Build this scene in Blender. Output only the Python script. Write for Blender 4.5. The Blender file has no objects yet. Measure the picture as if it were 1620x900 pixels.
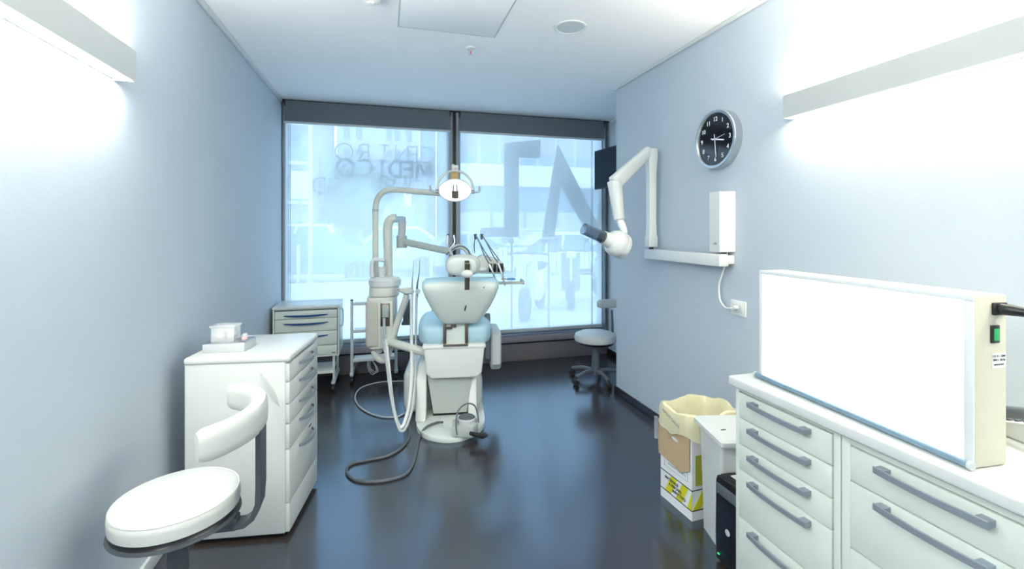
import bpy, bmesh, math, random
from mathutils import Vector, Matrix
random.seed(7)
SC = bpy.context.scene
COL = SC.collection
PI = math.pi
H = 1.40; HC = 2.60; XL = -0.93; XR = 1.91; YW = 4.70; XN = 2.42; YC = 3.56; YB = -1.7
# ------------------------------------------------------------------ camera, world, exposure
TH = math.atan(202 / 730)
cd = bpy.data.cameras.new('camera'); cam = bpy.data.objects.new('camera', cd); COL.objects.link(cam)
cd.lens = 730 / 1620 * 36; cd.sensor_width = 36; cd.shift_y = -88 / 1620; cd.clip_end = 300; cd.clip_start = 0.02
cam.location = (0, 0, H); cam.rotation_euler = (PI / 2, 0, -TH)
SC.camera = cam
SC.view_settings.view_transform = 'Standard'; SC.view_settings.look = 'None'
SC.view_settings.gamma = 1; SC.view_settings.use_curve_mapping = False
SC.view_settings.exposure = 1.50
SC.cycles.sample_clamp_indirect = 6
SKY = (0.60, 0.80, 1.0); SKY_STR = 1.36
LAMP_L = 31.0; LAMP_R = 21.0; LAMP_UP = 1.58
w = bpy.data.worlds.new('sky'); SC.world = w; w.use_nodes = True
bg = w.node_tree.nodes['Background']
bg.inputs[0].default_value = (*SKY, 1); bg.inputs[1].default_value = SKY_STR
# ------------------------------------------------------------------ materials
def mat(name, col, rough=0.5, metal=0.0, spec=0.5, var=0.04, nscale=6.0, bump=0.0, bscale=200.0, emit=None, estr=0.0, alpha=None, trans=0.0, coat=0.0):
    m = bpy.data.materials.new(name); m.use_nodes = True
    nt = m.node_tree; b = nt.nodes['Principled BSDF']
    b.inputs['Roughness'].default_value = rough; b.inputs['Metallic'].default_value = metal
    b.inputs['Specular IOR Level'].default_value = spec
    if coat: b.inputs['Coat Weight'].default_value = coat; b.inputs['Coat Roughness'].default_value = 0.1
    if trans: b.inputs['Transmission Weight'].default_value = trans
    if alpha is not None: b.inputs['Alpha'].default_value = alpha
    if emit: b.inputs['Emission Color'].default_value = (*emit, 1); b.inputs['Emission Strength'].default_value = estr
    tc = nt.nodes.new('ShaderNodeTexCoord')
    if var:
        n = nt.nodes.new('ShaderNodeTexNoise'); n.inputs['Scale'].default_value = nscale; n.inputs['Detail'].default_value = 3
        r = nt.nodes.new('ShaderNodeMixRGB'); r.blend_type = 'MIX'
        r.inputs[1].default_value = (*[c * (1 - var) for c in col], 1); r.inputs[2].default_value = (*[min(1, c * (1 + var)) for c in col], 1)
        nt.links.new(tc.outputs['Object'], n.inputs['Vector']); nt.links.new(n.outputs['Fac'], r.inputs[0]); nt.links.new(r.outputs[0], b.inputs['Base Color'])
    else: b.inputs['Base Color'].default_value = (*col, 1)
    if bump:
        n2 = nt.nodes.new('ShaderNodeTexNoise'); n2.inputs['Scale'].default_value = bscale; n2.inputs['Detail'].default_value = 2
        bp = nt.nodes.new('ShaderNodeBump'); bp.inputs['Strength'].default_value = bump; bp.inputs['Distance'].default_value = 0.002
        nt.links.new(tc.outputs['Object'], n2.inputs['Vector']); nt.links.new(n2.outputs['Fac'], bp.inputs['Height']); nt.links.new(bp.outputs[0], b.inputs['Normal'])
    return m
WALL = mat('wall_paint', (0.525, 0.59, 0.655), 0.75, spec=0.2, var=0.015, bump=0.15, bscale=120)
CEIL = mat('ceiling_paint', (0.93, 0.94, 0.945), 0.8, spec=0.2, var=0.01)
FLOOR = mat('floor_resin', (0.042, 0.031, 0.025), 0.21, spec=0.5, coat=0.0, var=0.10, nscale=1.6, bump=0.05, bscale=14)
_b = FLOOR.node_tree.nodes['Principled BSDF']; _b.inputs['IOR'].default_value = 2.5; _b.inputs['Specular Tint'].default_value = (0.46, 0.74, 1.0, 1)
WHITE = mat('white_lacquer', (0.62, 0.655, 0.635), 0.25, var=0.01)
HOUS = mat('lamp_housing_paint', (0.50, 0.53, 0.52), 0.5, var=0.01)
SGREY = mat('stool_dark_grey', (0.060, 0.075, 0.085), 0.4, var=0.02)
WHITEM = mat('white_plastic', (0.76, 0.79, 0.76), 0.35, var=0.01)
PAINT = mat('painted_white_metal', (0.70, 0.73, 0.72), 0.4, var=0.01)
VINYL = mat('white_vinyl', (0.54, 0.57, 0.55), 0.42, var=0.02, bump=0.1, bscale=300)
CAB = mat('sage_white_laminate', (0.66, 0.72, 0.66), 0.4, var=0.01)
CREAM = mat('cream_plastic', (0.72, 0.73, 0.66), 0.35, var=0.02)
SHELL = mat('pale_green_shell', (0.70, 0.77, 0.73), 0.25, var=0.01)
CGREY = mat('grey_green_plastic', (0.45, 0.50, 0.47), 0.4, var=0.02)
LGREY = mat('light_grey_plastic', (0.52, 0.56, 0.57), 0.4, var=0.02)
BLUEV = mat('pale_blue_vinyl', (0.45, 0.68, 0.78), 0.4, var=0.03)
DGREY = mat('dark_grey_plastic', (0.10, 0.12, 0.14), 0.4)
MGREY = mat('mid_grey_metal', (0.13, 0.165, 0.19), 0.4, var=0.02)
BLACK = mat('black_plastic', (0.010, 0.011, 0.014), 0.3)
RUBBER = mat('black_rubber', (0.02, 0.02, 0.022), 0.6)
STEEL = mat('brushed_steel', (0.62, 0.64, 0.66), 0.28, metal=1.0, nscale=80)
BRONZE = mat('worn_dark_steel', (0.20, 0.17, 0.13), 0.35, metal=0.9, nscale=30)
HANDLE = mat('grey_handle', (0.30, 0.35, 0.40), 0.35, metal=0.4)
NAVY = mat('navy_handle', (0.02, 0.07, 0.22), 0.3)
ALU = mat('aluminium_frame', (0.33, 0.36, 0.38), 0.45, metal=0.3)
BLIND = mat('dark_grey_blind_fabric', (0.13, 0.16, 0.18), 0.85, bump=0.3, bscale=900)
SILL = mat('grey_sill_panel', (0.20, 0.18, 0.18), 0.5)
BASEB = mat('black_baseboard', (0.015, 0.015, 0.018), 0.25)
CARD = mat('brown_cardboard', (0.50, 0.37, 0.22), 0.85, var=0.06, nscale=20)
BOXW = mat('white_printed_card', (0.80, 0.83, 0.84), 0.6)
YEL = mat('hazard_yellow', (0.66, 0.64, 0.02), 0.6)
OLIVE = mat('olive_yellow_print', (0.42, 0.44, 0.06), 0.6)
INK = mat('dark_ink', (0.03, 0.035, 0.05), 0.6)
GREYINK = mat('grey_ink', (0.30, 0.34, 0.36), 0.6)
WINK = mat('white_ink', (0.8, 0.85, 0.9), 0.5)
COTTON = mat('cotton_wool', (0.9, 0.88, 0.88), 0.95, bump=0.6, bscale=60)
PINK = mat('pink_wax', (0.85, 0.45, 0.42), 0.5)
GOLD = mat('amber_plastic', (0.55, 0.36, 0.12), 0.4)
TVS = mat('tv_screen', (0.004, 0.014, 0.035), 0.4, spec=0.15, var=0)
CLKF = mat('clock_face_black', (0.012, 0.014, 0.02), 0.08, var=0)
GREEN = mat('lit_green_rocker', (0.02, 0.35, 0.10), 0.3, emit=(0.02, 0.7, 0.15), estr=0.06)
LED = mat('green_led', (0.02, 0.5, 0.2), 0.3, emit=(0.05, 1, 0.3), estr=0.3)
DIFFUSER = mat('lamp_diffuser', (0.9, 0.9, 0.9), 0.5, var=0)
PANELGLOW = mat('lightbox_diffuser', (0.9, 0.9, 0.9), 0.4, emit=(0.97, 1.0, 0.985), estr=0.75, var=0)
BULB = mat('operating_bulb', (1, 1, 1), 0.3, emit=(1, 0.95, 0.9), estr=0.22, var=0)
CLEAR = mat('clear_acrylic', (0.9, 0.95, 0.96), 0.06, alpha=0.28, var=0)
LINER = mat('clear_liner', (0.92, 0.95, 0.96), 0.2, alpha=0.2, var=0.04, nscale=25, bump=1.0, bscale=35)
def bagmat():
    m = mat('yellow_bag_film', (0.88, 0.84, 0.60), 0.35, var=0.06, nscale=12, bump=0.5, bscale=30)
    nt = m.node_tree; b = nt.nodes['Principled BSDF']; out = nt.nodes['Material Output']
    t = nt.nodes.new('ShaderNodeBsdfTranslucent'); t.inputs[0].default_value = (0.9, 0.86, 0.55, 1)
    x = nt.nodes.new('ShaderNodeMixShader'); x.inputs[0].default_value = 0.3
    nt.links.new(b.outputs[0], x.inputs[1]); nt.links.new(t.outputs[0], x.inputs[2]); nt.links.new(x.outputs[0], out.inputs[0])
    return m
BAG = bagmat()
def filmmat(name, tcol, dcol, clear, weave):
    # translucent roller screen: see-through weave plus fabric that scatters the daylight through
    m = bpy.data.materials.new(name); m.use_nodes = True; nt = m.node_tree
    for n in list(nt.nodes): nt.nodes.remove(n)
    out = nt.nodes.new('ShaderNodeOutputMaterial')
    tr = nt.nodes.new('ShaderNodeBsdfTransparent'); tr.inputs[0].default_value = (*tcol, 1)
    tl = nt.nodes.new('ShaderNodeBsdfTranslucent'); tl.inputs[0].default_value = (*dcol, 1)
    df = nt.nodes.new('ShaderNodeBsdfDiffuse'); df.inputs[0].default_value = (*dcol, 1)
    a = nt.nodes.new('ShaderNodeMixShader'); a.inputs[0].default_value = 0.08
    nt.links.new(tl.outputs[0], a.inputs[1]); nt.links.new(df.outputs[0], a.inputs[2])
    b = nt.nodes.new('ShaderNodeMixShader')
    nt.links.new(a.outputs[0], b.inputs[1]); nt.links.new(tr.outputs[0], b.inputs[2])
    tc = nt.nodes.new('ShaderNodeTexCoord'); nz = nt.nodes.new('ShaderNodeTexNoise'); nz.inputs['Scale'].default_value = weave
    mr = nt.nodes.new('ShaderNodeMapRange'); mr.inputs[3].default_value = clear - 0.008; mr.inputs[4].default_value = clear + 0.008
    nt.links.new(tc.outputs['Object'], nz.inputs['Vector']); nt.links.new(nz.outputs['Fac'], mr.inputs[0]); nt.links.new(mr.outputs[0], b.inputs[0])
    nt.links.new(b.outputs[0], out.inputs[0]); return m
SCREEN = filmmat('translucent_screen_fabric', (1, 1, 1), (0.78, 0.80, 0.81), 0.52, 60)
def glassmat(name, tint, refl):
    m = bpy.data.materials.new(name); m.use_nodes = True; nt = m.node_tree
    for n in list(nt.nodes): nt.nodes.remove(n)
    out = nt.nodes.new('ShaderNodeOutputMaterial')
    tr = nt.nodes.new('ShaderNodeBsdfTransparent'); tr.inputs[0].default_value = (*tint, 1)
    gl = nt.nodes.new('ShaderNodeBsdfGlossy'); gl.inputs['Roughness'].default_value = 0.02
    lw = nt.nodes.new('ShaderNodeLayerWeight'); lw.inputs[0].default_value = 0.5; fr = nt.nodes.new('ShaderNodeMath'); fr.operation = 'MULTIPLY'; fr.inputs[1].default_value = refl; nt.links.new(lw.outputs['Facing'], fr.inputs[0])
    b = nt.nodes.new('ShaderNodeMixShader')
    nt.links.new(fr.outputs[0], b.inputs[0]); nt.links.new(tr.outputs[0], b.inputs[1]); nt.links.new(gl.outputs[0], b.inputs[2]); nt.links.new(b.outputs[0], out.inputs[0])
    return m
GLASS = glassmat('window_glass', (0.93, 0.97, 0.98), 0.12)
SMOKE = glassmat('smoked_tube', (0.74, 0.77, 0.80), 0.55)
for m_ in (GREEN, LED, BULB): m_.cycles.emission_sampling = 'NONE'
# ------------------------------------------------------------------ mesh builder
class MB:
    def __init__(s): s.v = []; s.f = []
    def _add(s, bm, M=None):
        bmesh.ops.recalc_face_normals(bm, faces=bm.faces[:])
        bm.verts.index_update(); o = len(s.v)
        for v in bm.verts: s.v.append((M @ v.co) if M else v.co.copy())
        for f in bm.faces: s.f.append([o + v.index for v in f.verts])
        bm.free(); return s
    def box(s, a, b, bev=0.0, seg=2, M=None):
        bm = bmesh.new(); bmesh.ops.create_cube(bm, size=1)
        a = Vector(a); b = Vector(b); c = (a + b) / 2; d = b - a
        for v in bm.verts: v.co = Vector((v.co.x * d.x, v.co.y * d.y, v.co.z * d.z)) + c
        if bev: bmesh.ops.bevel(bm, geom=bm.edges[:], offset=min(bev, 0.49 * min(abs(x) for x in d)), segments=seg, profile=0.5, affect='EDGES')
        return s._add(bm, M)
    def rings(s, rings, caps=(True, True), closed=False, M=None):
        bm = bmesh.new(); R = [[bm.verts.new(Vector(p)) for p in r] for r in rings]; n = len(R[0])
        prs = list(zip(R, R[1:])) + ([(R[-1], R[0])] if closed else [])
        for A, B in prs:
            for i in range(n): bm.faces.new((A[i], A[(i + 1) % n], B[(i + 1) % n], B[i]))
        if not closed:
            if caps[0]: bm.faces.new(R[0][::-1])
            if caps[1]: bm.faces.new(R[-1])
        return s._add(bm, M)
    def lathe(s, prof, c=(0, 0, 0), n=32, axis=(0, 0, 1), caps=(True, True), M=None):
        q = Vector((0, 0, 1)).rotation_difference(Vector(axis).normalized()).to_matrix(); c = Vector(c)
        rr = [[c + q @ Vector((max(r, 1e-5) * math.cos(2 * PI * k / n), max(r, 1e-5) * math.sin(2 * PI * k / n), z)) for k in range(n)] for r, z in prof]
        return s.rings(rr, caps, M=M)
    def cyl(s, p, q, r, r2=None, n=20, M=None):
        p = Vector(p); q = Vector(q); d = q - p
        return s.lathe([(r, 0), (r if r2 is None else r2, d.length)], p, n, d, M=M)
    def tube(s, pts, r, n=10, smooth=True, closed=False, sub=6, M=None, sx=1.0):
        P = [Vector(p) for p in pts]
        rad = r if isinstance(r, (list, tuple)) else [r] * len(P)
        if smooth and len(P) > 2:
            Q = []; RR = []; m = len(P)
            for i in range(m if closed else m - 1):
                g = (lambda k: P[k % m]) if closed else (lambda k: P[max(0, min(m - 1, k))])
                p0, p1, p2, p3 = g(i - 1), g(i), g(i + 1), g(i + 2)
                for j in range(sub):
                    t = j / sub
                    Q.append(0.5 * ((2 * p1) + (p2 - p0) * t + (2 * p0 - 5 * p1 + 4 * p2 - p3) * t * t + (3 * p1 - p0 - 3 * p2 + p3) * t ** 3))
                    RR.append(rad[i] * (1 - t) + rad[(i + 1) % m] * t)
            if not closed: Q.append(P[-1]); RR.append(rad[-1])
            P, rad = Q, RR
        m = len(P); rings = []; up = None
        for i in range(m):
            t = (P[(i + 1) % m] - P[i - 1]) if closed else (P[min(m - 1, i + 1)] - P[max(0, i - 1)])
            t.normalize()
            if up is None:
                up = Vector((0, 0, 1)) if abs(t.z) < 0.9 else Vector((1, 0, 0))
            up = (up - t * up.dot(t)); up = up.normalized() if up.length > 1e-6 else t.orthogonal().normalized()
            x = t.cross(up)
            rings.append([P[i] + (x * math.cos(2 * PI * k / n) * sx + up * math.sin(2 * PI * k / n)) * rad[i] for k in range(n)])
        return s.rings(rings, closed=closed, M=M)
    def prism(s, pts, h0, h1, ax='z', bev=0.0, seg=2, M=None):
        def P(p, h): return {'z': (p[0], p[1], h), 'y': (p[0], h, p[1]), 'x': (h, p[0], p[1])}[ax]
        bm = bmesh.new(); A = [bm.verts.new(P(p, h0)) for p in pts]; B = [bm.verts.new(P(p, h1)) for p in pts]; n = len(pts)
        for i in range(n): bm.faces.new((A[i], A[(i + 1) % n], B[(i + 1) % n], B[i]))
        bm.faces.new(A[::-1]); bm.faces.new(B)
        if bev:
            es = [e for e in bm.edges if (e.verts[0] in A) == (e.verts[1] in A)] if isinstance(bev, float) else bm.edges[:]
            bmesh.ops.bevel(bm, geom=es, offset=float(bev), segments=seg, profile=0.5, affect='EDGES')
        return s._add(bm, M)
    def ball(s, c, r, n=24, M=None):
        bm = bmesh.new(); bmesh.ops.create_uvsphere(bm, u_segments=n, v_segments=n // 2, radius=1)
        r = (r, r, r) if not isinstance(r, (tuple, list)) else r
        for v in bm.verts: v.co = Vector((v.co.x * r[0], v.co.y * r[1], v.co.z * r[2])) + Vector(c)
        return s._add(bm, M)
    def sbox(s, c, d, e=4.0, n=32, M=None):
        # super-ellipsoid: soft cushion or rounded moulding
        bm = bmesh.new(); bmesh.ops.create_uvsphere(bm, u_segments=n, v_segments=n // 2, radius=1)
        for v in bm.verts:
            p = v.co; k = (abs(p.x) ** e + abs(p.y) ** e + abs(p.z) ** e) ** (-1 / e)
            v.co = Vector((p.x * k * d[0] / 2, p.y * k * d[1] / 2, p.z * k * d[2] / 2)) + Vector(c)
        return s._add(bm, M)
    def o(s, name, m, parent=None, world=False, smooth=True, label=None, ang=35):
        vs = s.v
        if parent and world:
            inv = parent_world(parent).inverted(); vs = [inv @ v for v in vs]
        me = bpy.data.meshes.new(name); me.from_pydata([tuple(v) for v in vs], [], s.f); me.update()
        if smooth:
            me.polygons.foreach_set('use_smooth', [True] * len(me.polygons)); me.set_sharp_from_angle(angle=math.radians(ang))
        ob = bpy.data.objects.new(name, me); COL.objects.link(ob); me.materials.append(m)
        if parent: ob.parent = parent
        if label: ob['label'] = label
        return ob
def parent_world(o):
    return (parent_world(o.parent) @ o.matrix_basis) if o.parent else o.matrix_basis
def thing(name, label, cat, loc=(0, 0, 0), rz=0.0, group=None):
    o = bpy.data.objects.new(name, None); COL.objects.link(o); o.location = loc; o.rotation_euler = (0, 0, rz); o.empty_display_size = 0.05
    o.matrix_basis = Matrix.Translation(Vector(loc)) @ Matrix.Rotation(rz, 4, 'Z')
    return tag(o, label, cat, group)
def tag(o, label, cat, group=None):
    o['label'] = label; o['category'] = cat
    if group: o['group'] = group
    return o
def struct(o, label=None):
    o['kind'] = 'structure'
    if label: o['label'] = label; o['category'] = 'building'
    return o
def dup(r, loc, rz=None, label=None):
    c = r.copy(); COL.objects.link(c); c.location = loc
    if rz is not None: c.rotation_euler = (0, 0, rz)
    if label: c['label'] = label
    for k in list(r.children):
        d = k.copy(); COL.objects.link(d); d.parent = c
        for g in list(k.children):
            e = g.copy(); COL.objects.link(e); e.parent = d
    return c
FW = Vector((math.sin(TH), math.cos(TH), 0)); RT = Vector((math.cos(TH), -math.sin(TH), 0)); UP = Vector((0, 0, 1))
def at(u, v, D):   # sight line through a photo pixel at depth D metres -> a point in the room
    return Vector((0, 0, H)) + FW * D + RT * ((u - 810) / 730 * D) - UP * ((v - 362) / 730 * D)
def text(txt, size, m, name, parent, M, ext=0.0006, align='CENTER', bold=0.0, sx=1.0):
    cu = bpy.data.curves.new(name, 'FONT'); cu.body = txt; cu.size = size; cu.extrude = ext; cu.align_x = align; cu.align_y = 'CENTER'; cu.offset = bold; cu.resolution_u = 3
    t = bpy.data.objects.new('t', cu); COL.objects.link(t)
    dg = bpy.context.evaluated_depsgraph_get(); me = bpy.data.meshes.new_from_object(t.evaluated_get(dg)); bpy.data.objects.remove(t)
    me.transform(M @ Matrix.Diagonal((sx, 1, 1, 1))); me.materials.clear(); me.materials.append(m); me.name = name
    ob = bpy.data.objects.new(name, me); COL.objects.link(ob)
    if parent: ob.parent = parent
    return ob
def B(a, b, bev=0.0, seg=2): return MB().box(a, b, bev, seg)
# frame for printing on a plane: columns = text right, text up, normal
def frame(origin, right, up):
    r = Vector(right).normalized(); u = Vector(up).normalized(); n = r.cross(u)
    return Matrix(((r.x, u.x, n.x, origin[0]), (r.y, u.y, n.y, origin[1]), (r.z, u.z, n.z, origin[2]), (0, 0, 0, 1)))
# ------------------------------------------------------------------ room shell
struct(B((XL - 0.2, YB - 0.2, -0.12), (XN + 0.2, YW + 0.12, 0)).o('floor', FLOOR))
struct(B((XL - 0.2, YB - 0.2, HC), (XN + 0.2, YW + 0.3, HC + 0.2)).o('ceiling', CEIL))
struct(B((XL - 0.2, YB - 0.2, 0), (XL, YW + 0.3, HC)).o('wall_left', WALL))
struct(B((XR, YB - 0.2, 0), (XN + 0.2, YC, HC)).o('wall_right', WALL))
struct(B((XN, YC, 0), (XN + 0.2, YW + 0.3, HC)).o('wall_right', WALL))
struct(B((XL, YB - 0.2, 0), (XR, YB, HC)).o('wall_back', WALL))
wf = struct(B((XL, YW, 0), (XN, YW + 0.14, 0.185), 0.002).o('wall_front', SILL))
struct(MB().box((XR - 0.014, YB, 0), (XR, YC, 0.062), 0.003).box((XR - 0.014, YC, 0), (XN - 0.014, YC + 0.014, 0.062), 0.003).box((XN - 0.014, YC + 0.014, 0), (XN, YW, 0.062), 0.003).o('baseboard_right', BASEB))
struct(B((XL, YB, 0), (XL + 0.014, YW, 0.062), 0.003).o('baseboard_left', LGREY))
struct(B((XL, YB, HC - 0.028), (XL + 0.022, YW - 0.02, HC), 0.004).o('trim_1', PAINT))
struct(B((XR - 0.02, YB, HC - 0.02), (XR, YC, HC), 0.004).o('trim_2', PAINT))
struct(B((XN - 0.022, YC, HC - 0.03), (XN, YW - 0.1, HC), 0.004).o('trim_3', PAINT))
# window sill ledges
struct(MB().box((XL, YW - 0.012, 0.185), (XN, YW + 0.14, 0.20), 0.002).o('trim_4', BASEB))
struct(MB().box((XL, YW - 0.02, 0.20), (XN, YW + 0.14, 0.262), 0.006).o('trim_5', mat('mauve_grey_sill', (0.30, 0.27, 0.30), 0.3)))
SILLB = mat('polished_sill', (0.35, 0.42, 0.52), 0.12, metal=0.5)
struct(MB().box((XL, YW + 0.0, 0.262), (XN, YW + 0.14, 0.285), 0.004).o('trim_6', SILLB))
# window frames with panes
def window(x0, x1, n):
    f = struct(MB().box((x0, YW + 0.05, 0.285), (x0 + 0.035, YW + 0.13, HC), 0.003).box((x1 - 0.035, YW + 0.05, 0.285), (x1, YW + 0.13, HC), 0.003)
        .box((x0 + 0.035, YW + 0.05, 0.285), (x1 - 0.035, YW + 0.13, 0.325), 0.003).box((x0 + 0.035, YW + 0.05, HC - 0.05), (x1 - 0.035, YW + 0.13, HC), 0.003).o('window_%d' % n, ALU))
    B((x0 + 0.035, YW + 0.088, 0.325), (x1 - 0.035, YW + 0.094, HC - 0.05)).o('pane', GLASS, f)
    return f
w1 = window(XL + 0.005, 0.655, 1); w2 = window(0.725, 2.40, 2)
# mullion: grey post with black slot
mu = struct(MB().box((0.634, YW - 0.01, 0.285), (0.672, YW + 0.13, HC - 0.004), 0.003).box((0.706, YW - 0.01, 0.285), (0.745, YW + 0.13, HC - 0.004), 0.003).o('trim_7', ALU))
struct(B((0.672, YW + 0.01, 0.285), (0.706, YW + 0.12, HC - 0.004)).o('trim_8', BLACK))
# black strip drawn in as the shadow line above the window
struct(B((XL, YW - 0.02, HC - 0.012), (XN, YW + 0.14, HC - 0.0)).o('shadow_strip', BASEB))
# right jamb
struct(B((2.372, YW - 0.02, 0.285), (2.39, YW + 0.05, HC - 0.012), 0.002).o('trim_10', MGREY))
# ------------------------------------------------------------------ blinds
def blackout(x0, x1, lab):
    t = thing('roller_blind', lab, 'blind', ((x0 + x1) / 2, YW - 0.035, HC - 0.012), 0, None)
    l = (x1 - x0) / 2
    B((-l, -0.008, -0.195), (l, -0.004, 0), 0).o('fabric', BLIND, t)
    MB().cyl((-l, 0.018, -0.03), (l, 0.018, -0.03), 0.018, n=16).o('roller', DGREY, t)
    B((-l - 0.01, -0.014, -0.212), (l + 0.004, 0.002, -0.192), 0.004).o('bottom_bar', LGREY, t)
    for sx in (-1, 1): B((sx * l - 0.006, -0.012, -0.05), (sx * l + 0.006, 0.03, 0), 0.003).o('bracket', BLACK, t)
    return t
blackout(-0.885, 0.642, 'dark grey roller blind rolled down a little over the left window')
blackout(0.740, 2.352, 'dark grey roller blind rolled down a little over the right window')
def screen(x0, x1, xc, lab):
    t = thing('screen_blind', lab, 'blind', ((x0 + x1) / 2, YW + 0.02, 0.30), 0)
    l = (x1 - x0) / 2
    B((-l, -0.001, 0.02), (l, 0.001, 2.27)).o('fabric', SCREEN, t)
    B((-l, -0.008, 0.0), (l, 0.008, 0.035), 0.005).o('bottom_bar', LGREY, t)
    MB().cyl((-l, 0.0, 2.26), (l, 0.0, 2.26), 0.016, n=12).o('roller', PAINT, t)
    ch = MB(); z = 0.03; cx = xc - (x0 + x1) / 2
    CH = mat('blue_grey_beads', (0.16, 0.28, 0.42), 0.4)
    for k in range(2):
        zz = z
        while zz < 2.2:
            ch.ball((cx + k * 0.016, -0.016, zz), (0.0042, 0.0042, 0.006), n=6); zz += 0.0145
    c = ch.o('bead_chain', CH, t); c['kind'] = 'stuff'
    return t
screen(-0.895, 0.63, -0.862, 'translucent white screen blind pulled down over the left window')
screen(0.748, 2.35, 2.215, 'translucent white screen blind pulled down over the right window')
# ------------------------------------------------------------------ lettering on the panes (read from outside)
G = {
 'O': [[(0.5 + 0.5 * math.cos(a * PI / 16), 0.5 + 0.5 * math.sin(a * PI / 16)) for a in range(33)]],
 'C': [[(0.5 + 0.5 * math.cos(a * PI / 16), 0.5 + 0.5 * math.sin(a * PI / 16)) for a in range(5, 28)]],
 'E': [[(0.6, 1), (0.1, 1), (0.1, 0), (0.6, 0)], [(0.1, 0.52), (0.55, 0.52)]],
 'N': [[(0.05, 0), (0.05, 1), (0.8, 0), (0.8, 1)]],
 'T': [[(0, 1), (0.6, 1)], [(0.3, 1), (0.3, 0)]],
 'R': [[(0.1, 0), (0.1, 1), (0.4, 1)] + [(0.4 + 0.25 * math.sin(a * PI / 8), 0.76 + 0.24 * math.cos(a * PI / 8)) for a in range(1, 9)] + [(0.1, 0.52)], [(0.38, 0.52), (0.68, 0)]],
 'M': [[(0, 0), (0.12, 1), (0.5, 0.15), (0.88, 1), (1, 0)]],
 'D': [[(0.1, 0), (0.1, 1), (0.35, 1)] + [(0.35 + 0.45 * math.sin(a * PI / 10), 0.5 + 0.5 * math.cos(a * PI / 10)) for a in range(1, 11)] + [(0.1, 0)]],
 'I': [[(0, 1), (0.4, 1)], [(0.2, 1), (0.2, 0)], [(0, 0), (0.4, 0)]],
 'B': [[(0.1, 0), (0.1, 1), (0.4, 1)] + [(0.4 + 0.2 * math.sin(a * PI / 8), 0.76 + 0.24 * math.cos(a * PI / 8)) for a in range(1, 9)] + [(0.1, 0.52)], [(0.4, 0.52)] + [(0.42 + 0.24 * math.sin(a * PI / 8), 0.26 + 0.26 * math.cos(a * PI / 8)) for a in range(1, 9)] + [(0.1, 0)]],
}
def strokes(mb, ch, x, z, hgt, wd, y):     # x = right-hand edge seen from inside (letters run towards -x)
    for line in G[ch]:
        P = [Vector((x - p[0] * hgt, y, z + p[1] * hgt)) for p in line]
        for a, b in zip(P, P[1:]):
            d = (b - a).normalized(); nn = Vector((-d.z, 0, d.x)) * wd / 2; e = d * wd * 0.4
            bm = bmesh.new(); q = [a - e + nn, b + e + nn, b + e - nn, a - e - nn]
            A = [bm.verts.new(p) for p in q]; C2 = [bm.verts.new(p + Vector((0, 0.0015, 0))) for p in q]
            bm.faces.new(A); bm.faces.new(C2[::-1])
            for i in range(4): bm.faces.new((A[i], A[(i + 1) % 4], C2[(i + 1) % 4], C2[i]))
            mb._add(bm)
LETM = mat('blue_vinyl_letters', (0.02, 0.07, 0.14), 0.6); LETF = mat('faint_grey_letters', (0.12, 0.16, 0.20), 0.6)
def line(word, xs, z, hgt, wd, m, dz=0):
    for ch, x in zip(word, xs):
        mb = MB(); strokes(mb, ch, x, z + dz * (0.5 - x), hgt, wd, YW + 0.0855)
        mb.o('letter', m, w1)
line('CENTRO', (0.49, 0.335, 0.24, 0.05, -0.135, -0.30), 2.075, 0.16, 0.014, LETF, 0)
line('MEDICO', (0.475, 0.285, 0.175, 0.01, -0.12, -0.29), 1.925, 0.155, 0.028, LETM, 0)
line('OMBRCED', (0.39, 0.23, 0.10, 0.0, -0.25, -0.42, -0.54), 1.745, 0.15, 0.013, LETF, 0)
# ------------------------------------------------------------------ wall lamps
def wall_lamp(x, sgn, y0, y1, glow, lab):
    t = thing('wall_lamp', lab, 'lamp', (x, y1, 1.93), 0)
    L = y1 - y0; X = lambda a: sgn * a
    def bx(a0, a1, ya, yb, za, zb, bev=0.0): return B((min(X(a0), X(a1)), ya, za), (max(X(a0), X(a1)), yb, zb), bev)
    MB().box((min(X(0.064), X(0.070)), -L, -0.002), (max(X(0.064), X(0.070)), 0, 0.108)).box((min(0, X(0.064)), -0.006, -0.002), (max(0, X(0.064)), 0, 0.108)).box((min(0, X(0.064)), -L, -0.002), (max(0, X(0.064)), -L + 0.006, 0.108)).o('housing', HOUS, t)
    bx(0, 0.006, -L + 0.006, -0.006, 0.01, 0.098).o('back_plate', PAINT, t)
    bx(0.006, 0.064, -L + 0.006, -0.006, 0.002, 0.008).o('lower_diffuser', DIFFUSER, t)
    bx(0.006, 0.064, -L + 0.006, -0.006, 0.098, 0.104).o('upper_diffuser', DIFFUSER, t)
    # the tubes behind the diffusers: one strip of light down, one up
    for nm, z, rx, k in (('lower_tube', 0.0005, 0.0, 1.0), ('upper_tube', 0.1055, PI, LAMP_UP)):
        ld = bpy.data.lights.new(nm, 'AREA'); ld.shape = 'RECTANGLE'; ld.size = 0.054; ld.size_y = L - 0.016; ld.color = glow[0]
        ld.energy = glow[1] * k * PI * ld.size * ld.size_y
        lo = bpy.data.objects.new(nm, ld); COL.objects.link(lo); lo.location = (x + X(0.035), y1 - L / 2, 1.93 + z); lo.rotation_euler = (rx, 0, 0)
wall_lamp(XL, 1, -1.0, 1.961, ((1.0, 0.965, 0.89), LAMP_L), 'long white wall lamp glowing up and down on the left wall')
wall_lamp(XR, -1, -1.1, 1.784, ((1.0, 0.91, 0.74), LAMP_R), 'long white wall lamp glowing up and down on the right wall above the light box')
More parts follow.
